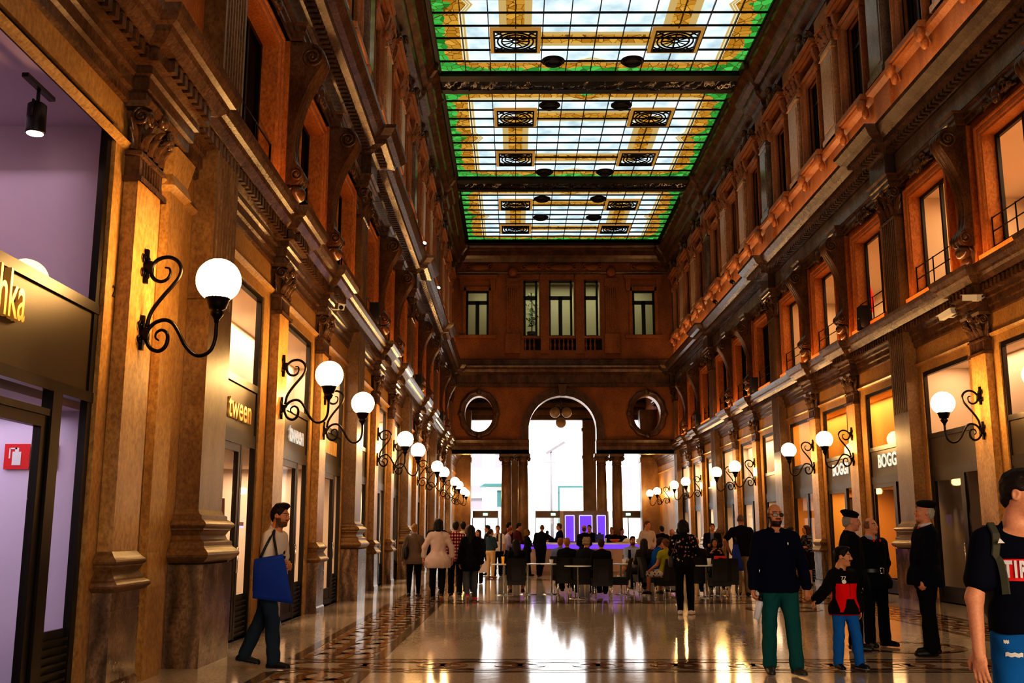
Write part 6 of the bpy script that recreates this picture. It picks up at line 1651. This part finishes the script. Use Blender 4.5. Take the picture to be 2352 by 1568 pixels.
tee = P(1704, 25.8, -12, 'person from behind in black T-shirt with cropped grey hair, hand on hip', vox=.010, height=1.95, hairstyle='buzz', haircol=(.07, .065, .06), fat=1.12, skin=(.42, .19, .12), topcol=(.010, .008, .007), sleeve=.75, hem=.84, botcol=(.30, .22, .14), arms=[((.3, .0, -1), (.0, .3, -1)), ((-.62, -.22, -.75), (.35, .35, -.85))], seed=36)
r = empty('blue_jacket', (at(1690, 25.5), 25.5, .62)); tag(r, 'blue garment hanging at the hip of the man in black T-shirt', 'garment')
mb = MB(); R = []
for j in range(9):
    t = j/8; R.append([((.05+.12*t+.02*math.sin(3*a+4*t))*math.cos(a), (.05+.05*t)*math.sin(a), .62*(1-t)) for a in [2*PI*k/18 for k in range(18)]])
mb.rings(R, True, True, True); mb.build('cloth', mat_plain('blue_cloth', (.01, .04, .28), .8), r)
mb = MB(); mb.tube([(0, 0, .6), (.02, 0, .72), (.0, .03, .8)], .02, 6); mb.build('loop', M['black'], r)
def dots(s, Wp):
    L_ = s.inv_torso(Wp); v = np.sin(L_[:, 0]*95+3*np.sin(L_[:, 2]*40))*np.sin(L_[:, 2]*110+2*np.sin(L_[:, 0]*60)); return np.where((v > .55)[:, None], (.35, .33, .33), (.010, .010, .013))
P(1853, 30.5, 100, 'person in black speckled blouse and black skirt with long dark hair, at right shops', vox=.0105, height=1.72, female=True, fat=1.08, hairstyle='long', haircol=(.05, .018, .01), topfn=dots, sleeve=.9, hem=.9, bottom='skirt', skirtlen=.48, botcol=(.008, .008, .009), shoecol=(.01, .01, .01), arms=[((.1, .35, -1), (-.1, .5, 1)), ((-.15, .3, -1), (.1, 1, -.1))], seed=37)
P(1818, 31.3, -85, 'person with dark bun in grey top raising an arm, facing the speckled blouse', vox=.0115, height=1.68, female=True, hairstyle='bun', topcol=(.28, .23, .2), sleeve=.6, botcol=(.05, .12, .12), bottom='shorts', arms=[((.1, .8, -.5), (-.1, 1, .25)), ((-.15, .1, -1), (0, .5, -.6))], seed=38)
P(1797, 30.4, -60, 'person with curly blond hair in pale top, half hidden behind the navy polo', vox=.0115, height=1.62, female=True, hairstyle='curly', haircol=(.4, .22, .08), topcol=(.4, .33, .28), botcol=(.3, .22, .14), seed=39)
# seated guests
SK = dict(seat=.515)
P(1186, 25.16, 0, 'person seated alone with her back to the camera, dark bobbed hair, black coat', vox=.010, height=1.66, female=True, hairstyle='long', haircol=(.010, .006, .006), topcol=(.008, .009, .010), coat=True, hem=.92, bottom='skirt', botcol=(.008, .008, .009), legs=SITB, arms=FWD, shoecol=(.06, .02, .015), seed=41, **SK)
P(1302, 26.05, -6, 'person seated with tan hair seen from behind, dark jacket over the chair', vox=.0115, height=1.7, hairstyle='short', haircol=(.30, .13, .05), topcol=(.012, .011, .012), hem=.92, botcol=(.01, .01, .012), legs=SIT, arms=FWD, seed=42, lean=4, **SK)
P(1287, 27.5, -12, 'person seated in light blue shirt left of the tan haired guest', vox=.0125, height=1.68, hairstyle='short', haircol=(.25, .1, .05), topcol=(.16, .2, .36), hem=.92, botcol=(.01, .01, .012), legs=SIT, arms=FWD, seed=43, **SK)
P(1344, 25.46, -16, 'person seated with curly grey blond hair, dark sweater and jeans, bending forward', vox=.0105, height=1.72, hairstyle='curly', haircol=(.33, .24, .15), topcol=(.016, .018, .022), hem=.92, botcol=(.03, .06, .12), legs=[((.3, .95, -.06), (.1, .0, -1)), ((-.4, .92, -.06), (-.1, -.05, -1))], arms=FWD, lean=14, seed=44, **SK)
P(1381, 24.66, 4, 'person seated with dark auburn hair and black top, back to the camera, nearest', vox=.0105, height=1.66, hairstyle='short', haircol=(.035, .012, .008), topcol=(.009, .008, .009), hem=.92, botcol=(.01, .01, .012), legs=SIT, arms=FWD, seed=45, **SK)
P(1453, 28.6, 186, 'person seated with dark beard in pale blue shirt and vest, legs crossed, facing camera', vox=.0115, height=1.76, hairstyle='short', beard=.9, topfn=lambda s, Wp: np.where(((np.abs(np.abs(s.inv_torso(Wp)[:, 0])-.11) < .035) & (np.abs(s.inv_torso(Wp)[:, 1]) < .25) & (s.inv_torso(Wp)[:, 2] < 1.4))[:, None], (.015, .015, .03), (.36, .42, .62)), sleeve=1.5, hem=.92, bottom='shorts', botcol=(.30, .15, .06), shoecol=(.65, .62, .6), legs=[((.45, .9, .12), (.55, .55, -.55)), ((-.14, 1, -.06), (-.02, .05, -1))], arms=FWD, seed=46, **SK)
P(1479, 26.72, 14, 'person seated with long dark hair, back to the camera, near the bearded guest', vox=.0115, height=1.66, female=True, hairstyle='long', haircol=(.02, .010, .008), topcol=(.05, .035, .03), hem=.92, botcol=(.01, .01, .012), legs=SIT, arms=FWD, seed=47, **SK)
P(1500, 26.3, -72, 'person seated in bright blue polo and white trousers bending over a table', vox=.0105, height=1.78, hairstyle='short', haircol=(.03, .012, .008), topcol=(.008, .10, .36), sleeve=.85, hem=.88, botcol=(.55, .50, .47), legs=[((.14, 1, -.06), (.02, .05, -1)), ((-.14, 1, -.06), (-.02, .05, -1))], arms=FWD, lean=20, head=(0, -18, 0), seed=48, **SK)
P(1529, 24.76, 30, 'person seated with fair brown hair in yellow green top and flowered white skirt', vox=.0105, height=1.68, female=True, hairstyle='bun', haircol=(.16, .07, .03), topcol=(.36, .34, .02), sleeve=.35, hem=.92, bottom='skirt', botfn=lambda Wp: np.where((np.sin(Wp[:, 0]*60)*np.sin(Wp[:, 1]*55)*np.sin(Wp[:, 2]*50) > .35)[:, None], (.04, .04, .06), (.55, .50, .47)), legs=[((.14, 1, -.06), (.02, .05, -1)), ((-.3, 1, -.06), (-.02, .05, -1))], arms=[((.14, .3, -1), (-.2, 1, .2)), ((-.2, .3, -1), (-.2, .8, -.5))], seed=49, **SK)
P(1599, 25.96, -4, 'person seated, bald head from behind, dark top, right of the flowered blouse', vox=.0115, height=1.74, hairstyle='bald', skin=(.52, .24, .13), topcol=(.02, .02, .03), sleeve=.9, hem=.92, legs=SIT, arms=FWD, seed=50, **SK)
P(1641, 27.36, 178, 'person seated drinking from a cup, dark hair, facing the camera', vox=.0115, height=1.66, female=True, hairstyle='bob', topcol=(.02, .015, .015), hem=.92, legs=SIT, arms=[((.25, .5, -.8), (-.45, .6, 1)), ((-.25, .5, -.8), (.45, .6, .9))], seed=51, **SK)

# ------------------------------------------------------------------ speakers, cameras, spotlights, shop displays
def speaker(side, T, y, lab):
    r = empty('loudspeaker', T(y, .34, 6.76), 0. if side == 'left' else PI); tag(r, lab, 'loudspeaker', 'black loudspeakers on the ledge')
    mb = MB(); mb.prism([(-.12, 0), (.14, 0), (.12, .62), (-.12, .62)], -.16, .16); mb.build('cabinet', M['black'], r)
    mb = MB(); mb.box(.135, .142, -.04, .04, .28, .30); mb.build('badge', M['white'], r)
for s, T, ys in (('left', TL, (26.0, 38.2, 50.2)), ('right', TR, (26.4, 39.0, 51.4))):
    for i, y in enumerate(ys): speaker(s, T, y, 'black loudspeaker box on the mezzanine ledge, %s wall, %s from the camera' % (s, ORD[i]))
def cctv(side, T, y, z, lab, tilt=.25):
    r = empty('security_camera', T(y, .42, z), 0. if side == 'left' else PI); tag(r, lab, 'camera', 'white security cameras')
    mb = MB(); mb.box(-.06, .07, -.18, .18, -.05, .06); mb.box(-.075, .085, -.22, .2, .06, .075); o = mb.build('housing', M['white'], r); o.rotation_euler = (tilt, .1, .4)
    mb = MB(); mb.lathe([(.045, 0), (.045, .01)], n=14); f = mb.build('lens', M['glass_dark'], o); f.location = (0, -.18, 0); f.rotation_euler = (PI/2, 0, 0)
    mb = MB(); mb.tube([(-.25, 0, .03), (-.12, 0, -.05), (0, 0, -.05)], .016, 6); mb.build('arm', M['white'], r)
cctv('left', TL, 20.3, 6.02, 'white security camera above a pilaster capital on the left wall')
cctv('right', TR, 21.1, 6.02, 'white box security camera on the right wall, lower left of the pair')
cctv('right', TR, 19.9, 6.1, 'white security camera on the right wall, upper right of the pair', -.2)
def spot(side, T, y, lab):
    r = empty('accent_spotlight', T(y, .78, 11.22), 0. if side == 'left' else PI); tag(r, lab, 'spotlight', 'bright spotlights on the cornice')
    mb = MB(); mb.lathe([(.04, 0), (.04, .02), (.015, .03), (.015, .16)], n=10); mb.build('stand', M['iron'], r)
    mb = MB(); mb.lathe([(.05, -.1), (.08, -.02), (.09, .1), (.08, .11)], n=14); h = mb.build('lamp_head', M['iron'], r); h.location = (0, 0, .2); h.rotation_euler = (.9, .7, 0)
    mb = MB(); mb.ball((0, 0, .09), .075, .075, .05, 12, 6); mb.build('lens', M['spot'], h)
for i, y in enumerate((34.6, 37.8, 41.2)): spot('left', TL, y, 'small bright spotlight on the left cornice, %s from the camera' % ORD[i])
for i, y in enumerate((36.4, 40.0, 43.6)): spot('right', TR, y, 'small bright spotlight on the right cornice, %s from the camera' % ORD[i])
r = empty('display_shelf', TL(15.6, -.55, 1.0)); tag(r, 'white display shelf with violet light inside the first left shop', 'shelf')
mb = MB(); mb.box(-.3, .2, -1.0, 1.0, .62, .68); mb.box(-.3, -.26, -1.0, -.96, -1.0, .62); mb.box(-.3, -.26, .96, 1.0, -1.0, .62); mb.build('board', M['white'], r)
mb = MB(); mb.box(.16, .2, -1.0, 1.0, .59, .62); mb.build('light_strip', M['purple_edge'], r)
r = empty('leather_bag', TL(15.55, -.5, 1.685)); tag(r, 'brown leather handbag on the shelf of the first left shop', 'bag')
mb = MB(); mb.prism([(-.2, 0), (.2, 0), (.16, .34), (-.16, .34)], -.08, .08, swap=lambda x, y, z: (y, x, z)); mb.build('body', mat_plain('brown_leather', (.3, .09, .03), .5), r); mb = MB(); mb.tube(bez([(0, -.1, .34), (0, -.08, .5), (0, .08, .5), (0, .1, .34)], 5), .014, 6); mb.build('handle', mat_plain('dark_leather', (.1, .03, .015), .5), r)
def picture(y, z, w, h, lab):
    r = empty('framed_picture', TR(y, -.9, z), PI); tag(r, lab, 'picture', None); mb = MB(); frame_bars(mb, -w, w, -h, h, .05, -.02, .02); mb.build('frame', M['black'], r)
    mb = MB(); mb.box(-.015, .0, -w+.05, w-.05, -h+.05, h-.05); p_ = mb.build('print', M['paper'], r); mb = MB(); mb.ball((.002, .05, .0), .004, w*.4, h*.45, 10, 6); mb.ball((.002, -w*.3, -h*.3), .004, w*.2, h*.3, 8, 5); mb.build('motif', M['iron'], p_)
picture(32.0, 2.1, .42, .5, 'black framed print behind the door of the right shop, above the beret')
picture(31.6, 4.9, .45, .42, 'black framed picture in the upper pane of the right shop')
r = empty('hanging_garment', TR(31.4, -.8, 4.25)); tag(r, 'black garment hanging in the upper pane of the right shop', 'garment'); mb = MB(); mb.lathe([(.06, .42), (.2, .36), (.26, .1), (.24, -.3), (.3, -.42)], n=16, sx=.4); mb.build('cloth', M['black'], r); mb = MB(); mb.tube([(0, 0, .42), (0, 0, .52)], .008, 6); mb.build('hook', M['iron'], r)
for y, l in ((25.9, 'nearer to'), (20.2, 'farther from')):
    r = empty('pendant_lamp', TR(y+1.5, -1.6, 4.0)); tag(r, 'small white pendant lamp in the upper shop glass at right, %s the fluted pilaster' % l, 'lamp', 'shop pendant lamps'); mb = MB(); mb.lathe([(.03, .3), (.06, .2), (.10, .0), (.09, -.05), (.0, -.06)], n=14); mb.build('shade', M['spot'], r); mb = MB(); mb.tube([(0, 0, .3), (0, 0, 1.3)], .008, 5); mb.build('cord', M['iron'], r)
cam = bpy.data.cameras.new('camera'); cam.sensor_width = 36.; cam.lens = 36.; cam.clip_end = 400
co = bpy.data.objects.new('camera', cam); COL.objects.link(co); SC.camera = co
th = math.atan(441/2352)
co.location = (0, 0, 1.5); co.rotation_euler = (PI/2+th, 0, math.atan(8.5/2352))
# ------------------------------------------------------------------ world, camera, render look
w = bpy.data.worlds.new('daylight'); SC.world = w; w.use_nodes = True
bg = w.node_tree.nodes['Background']; bg.inputs[0].default_value = (.97, .985, 1, 1); bg.inputs[1].default_value = 3.0
sun = bpy.data.lights.new('sun', 'SUN'); sun.energy = 3.; sun.angle = .02; so = bpy.data.objects.new('sun', sun); COL.objects.link(so); so.rotation_euler = (math.radians(40), 0, math.radians(20))
SC.view_settings.view_transform = 'Standard'; SC.view_settings.look = 'High Contrast'; SC.view_settings.exposure = .15; SC.view_settings.gamma = 1.
cy = SC.cycles
cy.max_bounces = 5; cy.diffuse_bounces = 2; cy.glossy_bounces = 3; cy.transmission_bounces = 2; cy.transparent_max_bounces = 6
cy.use_denoising = True; cy.sample_clamp_indirect = 4.; cy.caustics_reflective = False; cy.caustics_refractive = False; cy.blur_glossy = .5
cy.use_adaptive_sampling = True; cy.adaptive_threshold = .09

area('front_fill', (4.6, -4.5, 2.9), 7., 4., 700, (1, .82, .62), (PI/2, 0, 0))  # fill light added behind the camera to brighten the foreground people
